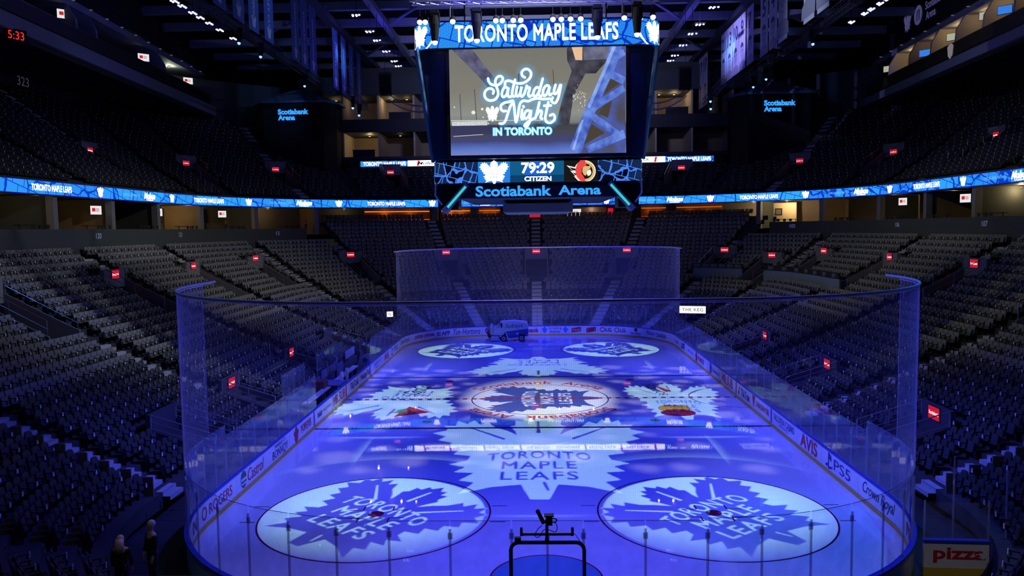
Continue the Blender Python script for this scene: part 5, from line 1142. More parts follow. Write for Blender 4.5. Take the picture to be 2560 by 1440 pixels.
V, F = fit('CITIZEN', 1.55, .27, bold=.03); mk('clock_words', [(a, -6.11, b+14.17-sbz) for a, b in V], F, M_LW, low)
face('black_tile', rect(1.5, 3.45, 13.98, 15.18), em('tile_black', srgb(24, 24, 26)), 1)
def aface(name, cx, cz, pts, m, k): return face(name, [(cx+a, max(13.98, min(15.18, cz+b))) for a, b in pts], m, k)
cx, cz = 2.65, 14.55
gold = em('badge_gold', srgb(222, 186, 120)); redm = em('badge_red', srgb(238, 72, 72)); wht = em('badge_white', srgb(245, 240, 230), 1.1); blk = em('badge_black', srgb(34, 22, 18))
aface('badge_disc', cx, cz, disc(.05, 0, .62, .62), wht, 2); aface('badge_ring', cx, cz, disc(.05, 0, .57, .57), gold, 3); aface('badge_core', cx, cz, disc(.05, 0, .44, .44), blk, 4)
for i in range(3): aface('badge_wing', cx, cz, [(-1.0+.2*i, .35-.3*i), (-.35, .2-.28*i), (-.3, -.02-.28*i), (-.62+.12*i, .0-.25*i)], wht, 3); aface('badge_wing_shade', cx, cz, [(-.86+.2*i, .25-.3*i), (-.38, .13-.28*i), (-.38, .05-.28*i), (-.66+.14*i, .06-.26*i)], blk, 4)
aface('badge_crest', cx, cz, [(.05, .63), (.14, .36), (-.12, .18), (-.14, -.12), (.0, -.34), (.08, -.62), (-.18, -.58), (-.42, -.3), (-.5, .05), (-.4, .4), (-.2, .63)], redm, 5)
aface('badge_helmet', cx, cz, [(-.08, .2), (.06, .31), (.24, .28), (.38, .34), (.36, .16), (.22, .06), (.16, -.1), (.1, -.26), (-.02, -.2), (-.1, -.02)], gold, 6); aface('badge_face', cx, cz, [(.2, .04), (.36, .1), (.42, -.08), (.36, -.22), (.22, -.28), (.14, -.12)], wht, 7)
# arena name and pods underneath
q = MB(); q.bx(-4.6, 4.6, -5.9, 5.9, 13.1-sbz, 13.92-sbz); q.build('lower_body', M_LEDBLK, sb)
for s_, x, wd, hh in (('Scotiabank', -1.42, 4.4, .62), ('Arena', 2.4, 2.45, .56)):
    V, F = fit(s_, wd, hh, bold=.03); mk('name_lettering', [(a+x, -5.93, b+13.5-sbz) for a, b in V], F, M_SCO, sb, uv=[(a*1.6, b*1.6) for a, b in V])
q = MB(); q.bx(-2.2, 2.2, -2.0, 6.5, 12.35-sbz, 12.9-sbz); q.build('belly_housing', M_GREY, sb)
bs = mk('belly_screen', [(-1.75, 4.2, 12.33-sbz), (1.75, 4.2, 12.33-sbz), (1.75, 6.4, 12.75-sbz), (-1.75, 6.4, 12.75-sbz)], [(0, 1, 2, 3)], em('belly_blue', srgb(60, 90, 150)), sb)
for sx in (-1, 1):
    p_ = MB(); a = Vector((sx*4.1, -5.4, 13.9-sbz)); b = Vector((sx*5.5, -5.4, 12.35-sbz)); d = (b-a).normalized(); n = Vector((-d.z*sx, 0, d.x*sx))
    ang = math.atan2((b-a).x, -(b-a).z)
    p_.box((a+b)/2, (.28, 1.6, 2.1), tilt=-ang); pod = p_.build('corner_screen', pm('pod_case', (.10, .13, .18), .4), sb)
    e_ = MB(); e_.box((a+b)/2+Vector((-sx*.10, -.82, .06)), (.14, .02, 1.6), tilt=-ang); e_.build('pod_display', em('pod_teal', srgb(60, 205, 200)), pod)
    q = MB(); q.tube([(sx*5.95, -5.9, 13.95-sbz), (sx*5.98, -5.9, 13.3-sbz), (sx*5.6, -5.9, 12.75-sbz)], .05, 5); q.build('side_hoop', pm('hoop', (.5, .55, .7), .3, .5, var=0), sb)
    q = MB(); q.box((sx*5.3, -4.2, 13.2-sbz), (1.2, 2, 1.4)); q.build('speaker_pod', M_LEDBLK, sb)
for sx in (-1, 1):
    for sy in (-1, 1): MB().cyl((sx*5, sy*5, 22.9-sbz), (sx*5, sy*5, 37.5-sbz), .05, 6).build('hanging_cable', M_BEAMD, sb)

# ------------------------------------------------------------------ truss and show lights
def box_truss(name, label, A, B, w_=.7, m=None, curve=None):
    A, B = Vector(A), Vector(B); t = thing(name, label, 'lighting truss', A); L = (B-A).length; d = (B-A)/L; up = Vector((0, 0, 1)); sd = d.cross(up).normalized(); n = max(2, int(L/w_))
    def pt(i, a, b):
        s = i/n; p = (B-A)*s
        if curve: p = p+up*(-curve*4*s*(1-s))
        return p+sd*(a*w_/2)+up*(b*w_/2)
    c = MB()
    for a, b in ((-1, -1), (1, -1), (1, 1), (-1, 1)): c.tube([pt(i, a, b) for i in range(n+1)], .045, 5)
    c.build('chord', m, t); k = MB()
    for i in range(n):
        for (a, b), (e, f) in (((-1, -1), (-1, 1)), ((1, 1), (1, -1)), ((-1, 1), (1, 1)), ((1, -1), (-1, -1))):
            k.cyl(pt(i, a, b), pt(i+1, e, f), .025, 4, cap=False)
    k.build('lacing', m, t); return t
M_TR = pm('truss_violet', (.30, .28, .50), .4, .4, var=.05)
box_truss('lighting_truss', 'long violet lit box truss right above the scoreboard', (-6.9, -7.6, 24.1), (6.8, -7.6, 24.05), .75, M_TR)
box_truss('lighting_truss', 'sagging violet truss left of the scoreboard', (-17.0, 40, 26.8), (-12.5, 40, 25.4), .7, M_TR, .5)
box_truss('lighting_truss', 'sagging violet truss right of the scoreboard', (13.2, 40, 25.2), (17.4, 40, 26.6), .7, M_TR, .5)
M_LENS = em('lens_white', srgb(235, 240, 255), 2.2); M_LENSB = em('lens_blue', srgb(120, 205, 255), 2.4); M_DIFF = em('lens_pale_blue', srgb(170, 215, 255), 2.0)
def moving_head(x, y, z, label, tilt=0, lens=None, k=1.0, group=None, rz=0):
    t = thing('moving_head_light', label, 'stage light', (x, y, z), rz, group)
    MB().box((0, 0, .28*k), (.34*k, .28*k, .14*k)).build('base', M_BLK, t)
    q = MB()
    for sx in (-1, 1): q.box((sx*.19*k, 0, -.02*k), (.05*k, .12*k, .55*k))
    q.box((0, 0, .22*k), (.42*k, .12*k, .05*k)); q.build('yoke', M_BLK, t)
    d = Vector((0, math.sin(tilt), -math.cos(tilt))); q = MB(); q.cyl(-d*.25*k+Vector((0, 0, -.12*k)), d*.1*k+Vector((0, 0, -.12*k)), .16*k, 12, .2*k); q.cyl(d*.1*k+Vector((0, 0, -.12*k)), d*.75*k+Vector((0, 0, -.12*k)), .2*k, 12, .13*k); q.build('head', M_BLK, t)
    if lens: q = MB(); c = d*.76*k+Vector((0, 0, -.12*k)); q.cyl(c, c+d*.03*k, .12*k, 12); q.sphere(c+d*.03*k, .115*k, 10, 6); q.build('lens', lens, t)
    return t
for i, (px, z, le) in enumerate(((-5.55, 22.75, M_LENS), (-3.25, 22.8, M_LENS), (3.3, 22.85, None), (5.45, 22.95, None))):
    moving_head(px, -8.0, z, f'big black moving head in front of the top ring, {ordw(i+1)} from the left', 0, le if i == 0 else M_LENS, 1.35, 'moving heads on the scoreboard truss')
for i, x in enumerate((-6.35, -6.05, -4.55, -2.2, -1.85, -1.25, -.85, .9, 1.35, 1.85, 2.4, 4.75, 6.3)):
    t = thing('wash_light', f'small round wash lamp hanging under the violet truss, {ordw(i+1)} from the left', 'stage light', (x, -7.9, 22.85), 0, 'wash lamps on the scoreboard truss')
    MB().cyl((0, 0, 0), (0, -.12, -.22), .14, 10, .17).build('can', M_BLK, t); MB().sphere((0, -.13, -.24), .15, 12, 8).build('lens', M_LENS, t); MB().cyl((0, 0, 0), (0, 0, .5), .02, 5).build('hanger', M_BLK, t)
def cluster(x, y, z, label, n=5, s=1.0, rz=0, group='blue white lamp clusters in the roof'):
    t = thing('lamp_cluster', label, 'stage light', (x, y, z), rz, group)
    MB().box((0, 0, .12), (1.1*s, .7*s, .12)).cyl((0, 0, .15), (0, 0, (35.0 if abs(x) > 30 else 36.0)-z), .03, 5).build('frame', M_BLK, t); r = random.Random(int(x*10+y)); m = em('cluster_lens', srgb(190, 195, 255), 2.0)
    for k in range(n):
        a, b = (k % 3-1)*.36*s+r.uniform(-.05, .05), (k//3-.5)*.34*s; q = MB(); q.sphere((a, b, 0), .125*s, 8, 6, (1, 1, .8)); q.build('lens', m, t)
    return t
for i, D in enumerate((79.5, 86, 90, 95.5, 101, 104)):
    for sx, nm in ((-1, 'left'), (1, 'right')):
        cluster(sx*17.7+(-.2 if sx < 0 else .2), D-51, 33.0, f'blue white lamp cluster under the {nm} inner roof beam, {ordw(i+1)} going away', 5, 1.0)
for i, y in enumerate((16.8, 18.3, 19.6, 21.2, 22.8, 24.6, 26.2, 28.6, 30.4, 32.6, 35.4, 39.2)):
    cluster(-34.6, y, 33.6, f'blue white lamp cluster in the left outer roof row, {ordw(i+1)} going away', 5, 1.05, PI/2)
for i, y in enumerate((19, 22, 24.2, 26.2, 28, 29.6, 31.6, 33.2, 36.6)):
    cluster(34.6, y, 33.3, f'blue white lamp cluster in the right outer roof row, {ordw(i+1)} going away', 5, 1.05, PI/2)
for sx, y in ((-1, 24), (1, 23)): point((sx*34.2, y+4, 33.0), 240, (.12, .08, 1), .1)
for sx in (-1, 1): point((sx*17, 42, 32.2), 600, (.08, .05, 1), .1); spot((sx*12, 30, 33), (sx*23, 41, 32.5), 1.9e4 if sx > 0 else 4e3, (.36, .33, 1), .55, .8, .1, 'banner_wash')
spot((0, -20, 33.5), (0, -7, 23.8), 2.2e4, (.16, .12, 1), .7, .7, .1, 'truss_wash'); spot((-14, 20, 33), (-23, 18, 31), 1.0e3, (.2, .35, 1), 1.2, .9, .1, 'banner_wash')
spot((14, 16, 33), (23.5, 18, 31), 2.2e3, (.6, .7, 1), 1.2, .9, .1, 'banner_wash')
spot((0, 20, 31), (0, 56, 37), 1.5e4, (.25, .25, 1), 1.35, .8, .3, 'roof_wash'); spot((0, 25, 30), (0, 60, 34), 9e3, (.8, .85, 1), 1.3, .8, .3, 'roof_wash')
for sx in (-1, 1): spot((sx*20, 40, 33), (sx*34, 58, 31), 5e3, (.1, .3, .8), .7, .9, .1, 'canopy_wash')
MHP = ((-28.3, 24.4), (-28.3, 30.3), (-28.6, 46.8), (28, 29.7), (28.8, 48.2), (28.7, 53.5), (-22.5, 46.2), (-22.5, 49.6), (21.5, 46.2), (22.3, 49.6))
def rk(x, y): return 1+sum(1 for a, b in MHP if a*x > 0 and (abs(a) > 25) == (abs(x) > 25) and b < y)
for i, (x, y, z) in enumerate(((-28.3, 24.4, 30), (-28.3, 30.3, 30), (-28.6, 46.8, 30), (-22.5, 46.2, 27.1), (-22.5, 49.6, 26.7), (28, 29.7, 30), (28.8, 48.2, 30), (28.7, 53.5, 30), (21.5, 46.2, 27.1), (22.3, 49.6, 26.7))):
    moving_head(x, y, z+.5, f'cyan lit moving head on the {"left" if x < 0 else "right"} {"side" if abs(x) > 25 else "low"} rig, {ordw(rk(x, y))} going away', -.35, M_LENSB, 1.25, 'cyan moving heads on the side rigs')
for sx, nm in ((-1, 'left'), (1, 'right')):
    box_truss('lighting_truss', f'short low truss with small lamps {nm} of the hanging loudspeakers', (sx*22.4, 43, 28.4), (sx*22.4, 53, 27.6), .7, M_BEAMD)
    box_truss('lighting_truss', f'thin dark truss carrying the cyan moving heads on the {nm}', (sx*28.6, 20, 31.4), (sx*28.6, 60, 31.2), .8, M_BEAMD)
    t = thing('speaker_array', f'dark hanging loudspeaker array {nm} of the scoreboard', 'loudspeaker', (sx*17.3, 40, 29.2))
    for k in range(7): MB().box((0, .05*k*k*.12, -.3*k-.1), (1.3, .8, .27), rx=-.05*k).build('cabinet', M_BLK, t)
    MB().box((0, 0, .25), (1.5, .9, .2)).build('frame', M_BEAMD, t); MB().cyl((0, 0, .3), (0, 0, 7), .03, 5).build('cable', M_BEAMD, t)

# ------------------------------------------------------------------ banners
M_BW = pm('banner_white', (.60, .60, .66), .8, var=.04); M_BB = pm('banner_blue', (.05, .11, .30), .8, var=.06); M_BP = pm('banner_print', (.05, .06, .12), .8, var=0); M_BF = pm('banner_grey', (.30, .30, .36), .8, var=.1)
def num_banner(y, num, i, head=True, z1=35.2, hgt=6.2, x=23.6, wd=2.6):
    t = thing('banner', f'pale hanging banner with number {num} and a portrait, {ordw(i+1)} on the right beam' if num else f'pale hanging banner with a large portrait, {ordw(i+1)} on the right beam', 'banner', (x, y, z1), -PI/2, None)
    MB().box((0, 0, -hgt/2), (wd, .03, hgt)).build('cloth', M_BW, t); MB().cyl((-wd/2-.05, 0, 0), (wd/2+.05, 0, 0), .05, 6).build('rod', M_BEAMD, t)
    if num: V, F = fit(num, wd*.7 if len(num) > 1 else wd*.42, 1.7, bold=.02); mk('number', [(a, -.03, b-1.5) for a, b in V], F, M_BP, t)
    c = -hgt+2.0 if num else -hgt*.45; k = 1.0 if num else 1.5
    mk('portrait_shoulders', [(a*k, -.03, max(-hgt, c+b*k)) for a, b in ((-1.2, -2.0), (1.2, -2.0), (1.15, -1.3), (.5, -.95), (-.5, -.95), (-1.15, -1.3))], [tuple(range(6))], M_BF, t)
    mk('portrait_head', [(.72*k*math.cos(a), -.035, c+1.0*k*math.sin(a)) for a in np.linspace(0, 2*PI, 20, endpoint=False)], [tuple(range(20))], pm('portrait_tone', (.42, .42, .48), .8, var=0), t)
    mk('portrait_hair', [(.76*k*math.cos(a), -.04, c+.1*k+.98*k*math.sin(a)) for a in np.linspace(.15, PI-.15, 12)]+[(-.5*k, -.04, c+.62*k), (.1*k, -.04, c+.5*k), (.55*k, -.04, c+.62*k)], [tuple(range(15))], M_BP, t)
    q = MB()
    for sx in (-1, 1): q.poly([(sx*.3*k-.14, -.04, c+.12), (sx*.3*k+.14, -.04, c+.12), (sx*.3*k+.14, -.04, c+.22), (sx*.3*k-.14, -.04, c+.22)])
    q.poly([(-.2*k, -.04, c-.48*k), (.2*k, -.04, c-.48*k), (.2*k, -.04, c-.42*k), (-.2*k, -.04, c-.42*k)]); q.poly([(-.06*k, -.04, c-.2*k), (.06*k, -.04, c-.2*k), (.02*k, -.04, c+.1*k)]); q.build('portrait_features', M_BP, t)
for i, (y, n) in enumerate(((48.0, '21'), (45.1, '13'), (42.2, '10'), (39.4, '9'), (36.2, '7'), (31.0, '5'), (28.0, '4'), (25.0, None), (17.9, None), (14.6, None))): num_banner(y, n, i, True, 35.2 if i < 5 else 35.0)
for i, y in enumerate((61.3, 58.4)): num_banner(y, '17', 11+i, True, 35, 7.0)
V, F = leaf_fill()
for i, (y, w_) in enumerate(((4.5, 2.4), (7.8, 2.4), (11.6, 2.4), (15.0, 2.4), (18.8, 2.4), (26.6, 2.6), (29.6, 2.6), (32.8, 2.6), (42.3, 2.4), (46.4, 2.4), (50.5, 2.4), (54.8, 2.4))):
    hgt = 7.0; t = thing('banner', f'dark blue hanging banner with pale vertical lettering, {ordw(i+1)} on the left beam', 'banner', (-23.6, y, 35.2), PI/2)
    MB().box((0, 0, -hgt/2), (w_, .03, hgt)).build('cloth', M_BB, t); MB().cyl((-w_/2-.05, 0, 0), (w_/2+.05, 0, 0), .05, 6).build('rod', M_BEAMD, t)
    TVt, TF = fit('DIVISION CHAMPIONS' if i % 2 else 'STANLEY CUP', 4.6, .5, bold=.02); mk('lettering', [(b, -.03, a-hgt/2-.2) for a, b in TVt*np.array([-1, 1])*np.array([1, 1])], [f[::-1] for f in TF], M_BW, t)
    mk('leaf_emblem', [(a*.55, -.03, b*.6-hgt+.8) for a, b in V], F, M_BW, t)

# ------------------------------------------------------------------ ice resurfacer
M_ZW = pm('machine_white', (.75, .75, .78), .3, var=.03); M_ZB = pm('machine_blue', (.03, .05, .30), .35, var=.05); M_RUB = pm('tyre', (.015, .015, .015), .8)
z = thing('ice_resurfacer', 'white and blue ice resurfacing machine parked at the far boards', 'ice resurfacer', (-3.05, 27.6, 0))
YA, YB = -1.0, 1.0
def zp(P, name, m, y0=YA, y1=YB, par=None): return MB().prism([(x, y0, q) for x, q in P], (0, y1-y0, 0)).build(name, m, par or z)
tank = zp([(-.75, 1.86), (-.55, 1.92), (1.55, 1.90), (1.98, 1.80), (2.10, 1.28), (-.27, .98), (-.62, 1.36)], 'snow_tank', M_ZW)
zp([(-.5, 1.92), (.4, 2.0), (1.0, 1.98), (1.5, 1.9)], 'tank_lid', M_ZW, YA+.2, YB-.2)
hull = zp([(-.27, .98), (2.10, 1.28), (2.06, .52), (1.78, .5), (1.72, .72), (1.2, .74), (1.08, .42), (.0, .30), (-.1, .5)], 'hull', M_ZB)
cab = zp([(-1.4, .66), (-.38, .66), (-.27, .98), (-.62, 1.36), (-1.4, 1.36)], 'driver_cab', M_ZW)
zp([(-.8, 1.36), (-.55, 1.36), (-.5, 1.86), (-.78, 1.84)], 'cab_post', M_ZW, YA, YA+.15)
MB().cyl((-1.58, -.85, .68), (-1.58, -.85, 1.66), .17, 14).sphere((-1.58, -.85, 1.66), .17, 14, 8).build('wash_tank', M_ZW, z)
zp([(-1.72, .10), (-.80, .06), (-.66, .02), (-.86, .30), (-.86, .56), (-1.6, .56), (-1.74, .35)], 'conditioner', M_ZW, YA-.08, YB+.08)
zp([(-2.1, .9), (-1.5, .6), (-1.66, .12), (-2.0, .45)], 'rear_linkage', M_DARK, YA+.2, YB-.2)
zp([(-.26, .95), (-.13, .93), (.16, .24), (.04, .22)], 'side_brace', M_ZW, YA-.03, YA+.05)
for x, r in ((-.38, .31), (1.42, .33)):
    for y in (YA+.04, YB-.04):
        wq = MB().cyl((x, y-.13, r), (x, y+.13, r), r, 24).build('wheel', M_RUB, z); ys = y-.14 if y < 0 else y+.12
        MB().cyl((x, ys, r), (x, ys+.02, r), r*.62, 20).build('rim', M_ZW, wq); MB().cyl((x, ys-.01, r), (x, ys+.02, r), r*.28, 14).build('hub', M_DARK, wq)
V, F = fit('Sobeys', 1.85, .56, shear=.3, bold=.005); mk('lettering', [(a+.68, YA-.006, b+1.53+.04*a) for a, b in V], F, M_GREEN, tank)
V, F = fit('community', .85, .1); mk('small_lettering', [(a+.4, YA-.006, b+.74) for a, b in V], F, M_ZW, hull); V, F = leaf_fill(); mk('leaf_emblem', [(a*.15+1.0, YA-.006, b*.15+.78) for a, b in V], F, M_ZW, hull)
MB().tube([(-.95, -.1, 1.3), (-.72, -.1, 1.58)], .025, 6).build('steering_column', M_DARK, z); MB().tube([(-.74+.0*k, -.1+.2*math.cos(a), 1.58+.12*math.sin(a)) for k, a in enumerate(np.linspace(0, 2*PI, 14, endpoint=False))], .018, 5, True).build('steering_wheel', M_DARK, z)

# ------------------------------------------------------------------ people
def body(name, chains, mat, parent, sub=1):
    """skinned chains: list of lists of (x, y, z, r); the first point of a later chain may be an (i, j) index of an earlier point"""
    V = []; E = []; R = []; idx = {}
    for ci, ch in enumerate(chains):
        prev = None
        for pi, p in enumerate(ch):
            if len(p) == 2: k = idx[p]
            else: k = len(V); V.append(p[:3]); R.append(p[3])
            idx[(ci, pi)] = k
            if prev is not None: E.append((prev, k))
            prev = k
    me = bpy.data.meshes.new(name); me.from_pydata(V, E, []); me.materials.append(mat); o = bpy.data.objects.new(name, me); COL.objects.link(o)
    if parent: o.parent = parent
    md = o.modifiers.new('Skin', 'SKIN'); md.use_smooth_shade = True
    for v, r in zip(me.skin_vertices[0].data, R): v.radius = (r, r)
    me.skin_vertices[0].data[0].use_root = True
    sb_ = o.modifiers.new('Sub', 'SUBSURF'); sb_.levels = sub; sb_.render_levels = sub
    return o
M_SKIN = pm('skin', (.48, .30, .22), .55, var=.05)
def person(loc, rz, label, coat, legs, hair, sit=False, h=1.75, hairlen=.1, arms='down'):
    t = thing('person', label, 'person', loc, rz); k = h/1.75
    hip = .92*k if not sit else .5*k
    P = lambda *a: tuple(c*k for c in a)
    H = hip/k
    sk = [[P(0, 0, H, .12), P(0, .0, H+.25, .13), P(0, 0, H+.47, .13), P(0, .01, H+.55, .055), P(0, .015, H+.62, .06), P(0, .02, H+.70, .095), P(0, .015, H+.80, .085)]]
    if arms == 'down': A = [P(.19, 0, H+.46, .055), P(.24, .03, H+.20, .042), P(.23, .10, H-.02, .034), P(.23, .12, H-.12, .03)]
    else: A = [P(.19, 0, H+.46, .055), P(.25, .10, H+.22, .042), P(.14, .34, H+.20, .034), P(.10, .42, H+.22, .03)]
    if sit: Lg = [P(.1, 0, H, .09), P(.13, .42, H+.02, .07), P(.13, .46, H-.40, .05), P(.13, .56, H-.45, .035)]
    else: Lg = [P(.1, 0, H-.05, .085), P(.11, .01, .48, .06), P(.11, -.01, .08, .045), P(.11, .13, .04, .035)]
    mir = lambda L: [(-x, y, z_, r) for x, y, z_, r in L]
    hx_, hy_, hz_, _r = A[3]; dn = arms == 'down'
    FG = []
    for j, (f, ln) in enumerate(((-.026, .062), (-.009, .075), (.009, .07), (.026, .052))):
        FG.append([(1, 4), (hx_, hy_+f*k+.01*k, hz_-.035*k, .010*k), (hx_-.008*k, hy_+f*k+.02*k, hz_-(.035+ln)*k, .008*k)] if dn else [(1, 4), (hx_+f*k, hy_+.035*k, hz_, .010*k), (hx_+f*k, hy_+(.035+ln)*k, hz_-.03*k, .008*k)])
    FG.append([(1, 3), (hx_-.03*k, hy_+.035*k, hz_+.01*k, .011*k), (hx_-.032*k, hy_+.06*k, hz_-.03*k, .009*k)])
    FM = [[(2, c[0][1])]+mir(c[1:]) for c in FG]
    body('body', sk+[[(0, 2)]+A, [(0, 2)]+mir(A), [(0, 0)]+Lg, [(0, 0)]+mir(Lg)]+FG+FM, M_SKIN, t)
    up = lambda L, d=.018: [(x, y, z_, r+d) for x, y, z_, r in L]
    body('jacket', [up([P(0, 0, H-.06, .125)]+sk[0][:3], .03), [(0, 3)]+up(A[:3]), [(0, 3)]+up(mir(A[:3]))], coat, t)
    body('trousers', [up([P(0, 0, H, .12), P(0, 0, H+.12, .12)]), [(0, 0)]+up(Lg[:3]), [(0, 0)]+up(mir(Lg[:3]))], legs, t)
    hd = MB(); hd.sphere((0, -.005*k, (H+.77)*k), .105*k, 12, 8, (.95, 1.05, 1.0))
    if hairlen > .2: hd.tube([(0, -.05*k, (H+.78)*k), (0, -.10*k, (H+.62)*k), (0, -.12*k, (H+.42)*k)], [.10*k, .12*k, .09*k], 10)
    hd.build('hair', hair, t, True)
    f = MB()
    for s in (-1, 1): f.sphere((s*.035*k, .108*k, (H+.725)*k), .011*k, 6, 4); f.sphere((s*.1*k, .01*k, (H+.70)*k), .024*k, 6, 4, (.5, .8, 1.3))
    f.sphere((0, .122*k, (H+.69)*k), .016*k, 6, 4, (.8, 1, 1.4)); f.build('face', M_SKIN, t); MB().box((0, .112*k, (H+.645)*k), (.05*k, .012*k, .01*k)).build('mouth', M_RED, t)
    return t
M_COATB = pm('black_coat', (.012, .012, .014), .8); M_HAIRD = pm('dark_hair', (.03, .02, .012), .6); M_HAIRB = pm('blond_hair', (.55, .40, .22), .5, var=.2, scale=12); M_GREYC = pm('grey_coat', (.12, .12, .13), .8)
person((-4.05, 27.6, .62), -PI/2, 'person in a pale jacket driving the ice resurfacer', M_ZW, M_COATB, M_HAIRD, True, 1.7, arms='fwd')
for x, y, dd, sd, lab, coat in ((-35.2, 37.6, .9, 0, 'person in dark clothes standing at the far left club tables', M_COATB), (-28.6, 46.6, 1.2, 0, 'person in dark clothes standing at the far left corner of the club level', M_COATB), (29.2, 46.1, .8, 0, 'person in dark clothes standing beside the long cream wall', M_COATB), (32.9, 41.6, 1.8, 0, 'person in a dark coat before the lit cream wall on the right', M_GREYC)):
    q = P241.near(x, y); a, b, _ = P241.pt(q, 0, -dd); person((a, b, 11.0), PI/2*(1 if x > 0 else -1)+.4, lab, coat, M_COATB, M_HAIRD)
tag(MB().bx(-12.8, -9.4, -34.2, -30.9, -.1, 2.0).build('floor_8', M_DARK), kind='structure')
person((-10.85, -32.3, 2.0), .15, 'person with long blond hair seen from behind in the dark near left corner', M_COATB, M_COATB, M_HAIRB, False, 1.66, .4)
person((-10.45, -31.5, 2.0), 2.5, 'person in black with a pale cap facing the blond one in the near left corner', M_COATB, M_COATB, pm('pale_cap', (.5, .48, .42), .7), False, 1.74)

# ------------------------------------------------------------------ camera frame behind the near glass
M_TUBE = pm('black_tube', (.008, .008, .012), .45, .2, var=0); M_ALU = pm('alu_bar', (.42, .38, .5), .4, .5, var=.05)
cf = thing('camera_frame', 'black bent tube frame carrying a small camera behind the near glass', 'camera frame', (0, -30.98, 0))
R_c = .22; x0, x1, zt = -.99, .97, 2.93
P = [(x0, 0, -.12), (x0, 0, zt-R_c)]+[(x0+R_c-R_c*math.cos(a), 0, zt-R_c+R_c*math.sin(a)) for a in np.linspace(.2, PI/2, 6)]+[(x1-R_c+R_c*math.sin(a), 0, zt-R_c+R_c*math.cos(a)) for a in np.linspace(0, PI/2-.2, 6)]+[(x1, 0, zt-R_c), (x1, 0, -.12)]
MB().tube(P, .052, 10).build('tube', M_TUBE, cf)
MB().cyl((-.02, 0, zt), (-.02, 0, zt+.14), .075, 12, .045).cyl((-.02, 0, zt+.12), (-.02, 0, zt+.62), .042, 10).build('mast', M_TUBE, cf)
MB().box((-.02, 0, zt+.235), (1.36, .07, .07)).build('cross_bar', M_ALU, cf)
for x in (-.70, .66): MB().box((x, 0, zt+.30), (.07, .07, .22)).build('bar_end', M_TUBE, cf)
MB().box((-.80, 0, zt+.10), (.17, .12, .09)).build('junction_box', M_TUBE, cf)
cm = MB().box((.04, 0, zt+.62), (.18, .16, .26)).box((.04, -.02, zt+.755), (.26, .2, .03)).build('camera_body', M_TUBE, cf)
q = MB(); a = Vector((-.10, 0, zt+.52)); b = Vector((-.24, .05, zt+.80)); d = (b-a).normalized(); q.cyl(a, a+d*.14, .055, 12); q.cyl(a+d*.13, b, .06, 12, .05); q.sphere(b+d*.03, .062, 12, 8); q.build('lens_barrel', M_TUBE, cf)
MB().box((-.04, 0, zt+.58), (.10, .06, .06)).build('bracket', M_TUBE, cf)
cb = MB(); cb.tube(cat([(-.14, .0, zt+.47), (-.26, -.04, zt+.38), (-.34, -.05, zt+.22), (-.28, -.05, zt+.16), (-.2, -.05, zt+.2), (-.12, -.04, zt+.34), (-.02, -.05, zt+.38), (.10, -.05, zt+.34), (.19, -.04, zt+.30), (.25, -.03, zt+.36), (.24, -.02, zt+.5), (.15, -.02, zt+.58)], 4), .011, 5); cb.tube(cat([(.13, 0, zt+.55), (.22, -.02, zt+.57), (.24, -.02, zt+.64), (.13, 0, zt+.66)], 5), .016, 5); cb.tube(cat([(.66, 0, zt+.25), (.74, -.02, zt+.22), (.82, -.03, zt+.1), (.90, -.02, zt-.02)], 5), .009, 5); cb.build('cables', M_TUBE, cf)

# ------------------------------------------------------------------ players' benches on the left
M_BENCH = pm('bench_white', (.70, .72, .76), .45, var=.05); M_BRN = pm('brown_red', (.20, .045, .03), .7)
def bench(y0, y1, lab):
    t = thing('players_bench', lab, 'bench', (-14.05, (y0+y1)/2, 0)); L = (y1-y0)/2
    MB().bx(-.2, .2, -L, L, .98, 1.06).build('seat_plank', M_BENCH, t)
    for k in (-.9, -.3, .3, .9): MB().bx(-.14, .14, k*L-.05, k*L+.05, 0, .98).build('leg', M_DARK, t)
bench(-5.9, -.7, 'long pale players bench behind the boards, nearer one of two'); bench(1.6, 7.4, 'long pale players bench behind the boards, farther one of two')
for i, y in enumerate((.9, 2.4)): o = MB().bx(-.09, .09, -.09, .09, 0, 1.75).build('divider_post', M_BENCH); o.location = (-13.5, y, 0); tag(o, f'square white post at the timekeeper desk, {["nearer", "farther"][i]} one of two', 'post')
t = thing('timekeeper_desk', 'pale desk with a glass top between the two benches', 'desk', (-13.75, 0.45, 0)); MB().bx(-1.3, .5, -1.0, .9, 1.06, 1.12).build('desk_top', pm('desk_blue', (.14, .16, .42), .4), t); MB().bx(-1.2, -1.1, -.95, .85, 0, 1.06).build('side_panel', M_BENCH, t); MB().bx(.3, .4, -.95, .85, 0, 1.06).build('front_panel', M_BENCH, t)
t = thing('bench_back_wall', 'long blue back wall with glass behind the players benches', 'barrier', (-15.2, 0, 0))
MB().bx(-.06, .06, -6.4, 8.0, 0, 1.3).build('panel', pm('bench_back', (.16, .18, .40), .5), t)
for a, b in ((-6.4, -2.0), (1.0, 4.4), (4.6, 8.0)): MB().bx(-.01, .01, a, b, 1.3, 2.9).build('glass', M_GLASS, t)
for y in (-6.4, -4.2, -2.0, 1.0, 2.7, 4.5, 6.3, 8.0): MB().bx(-.03, .03, y-.03, y+.03, 1.3, 2.95).build('post', M_POST, t)
o = MB().bx(-.03, .03, -2.1, 2.1, 0, .62).build('sponsor_panel', pm('panel_blue', (.18, .2, .5), .5)); o.location = (-15.05, 3.6, 1.05); tag(o, 'blue panel with pale lettering behind the far bench', 'panel'); V, F = fit('SERVPRO', 2.6, .36); mk('lettering', [(.035, a, b+.32) for a, b in V], F, M_BENCH, o)
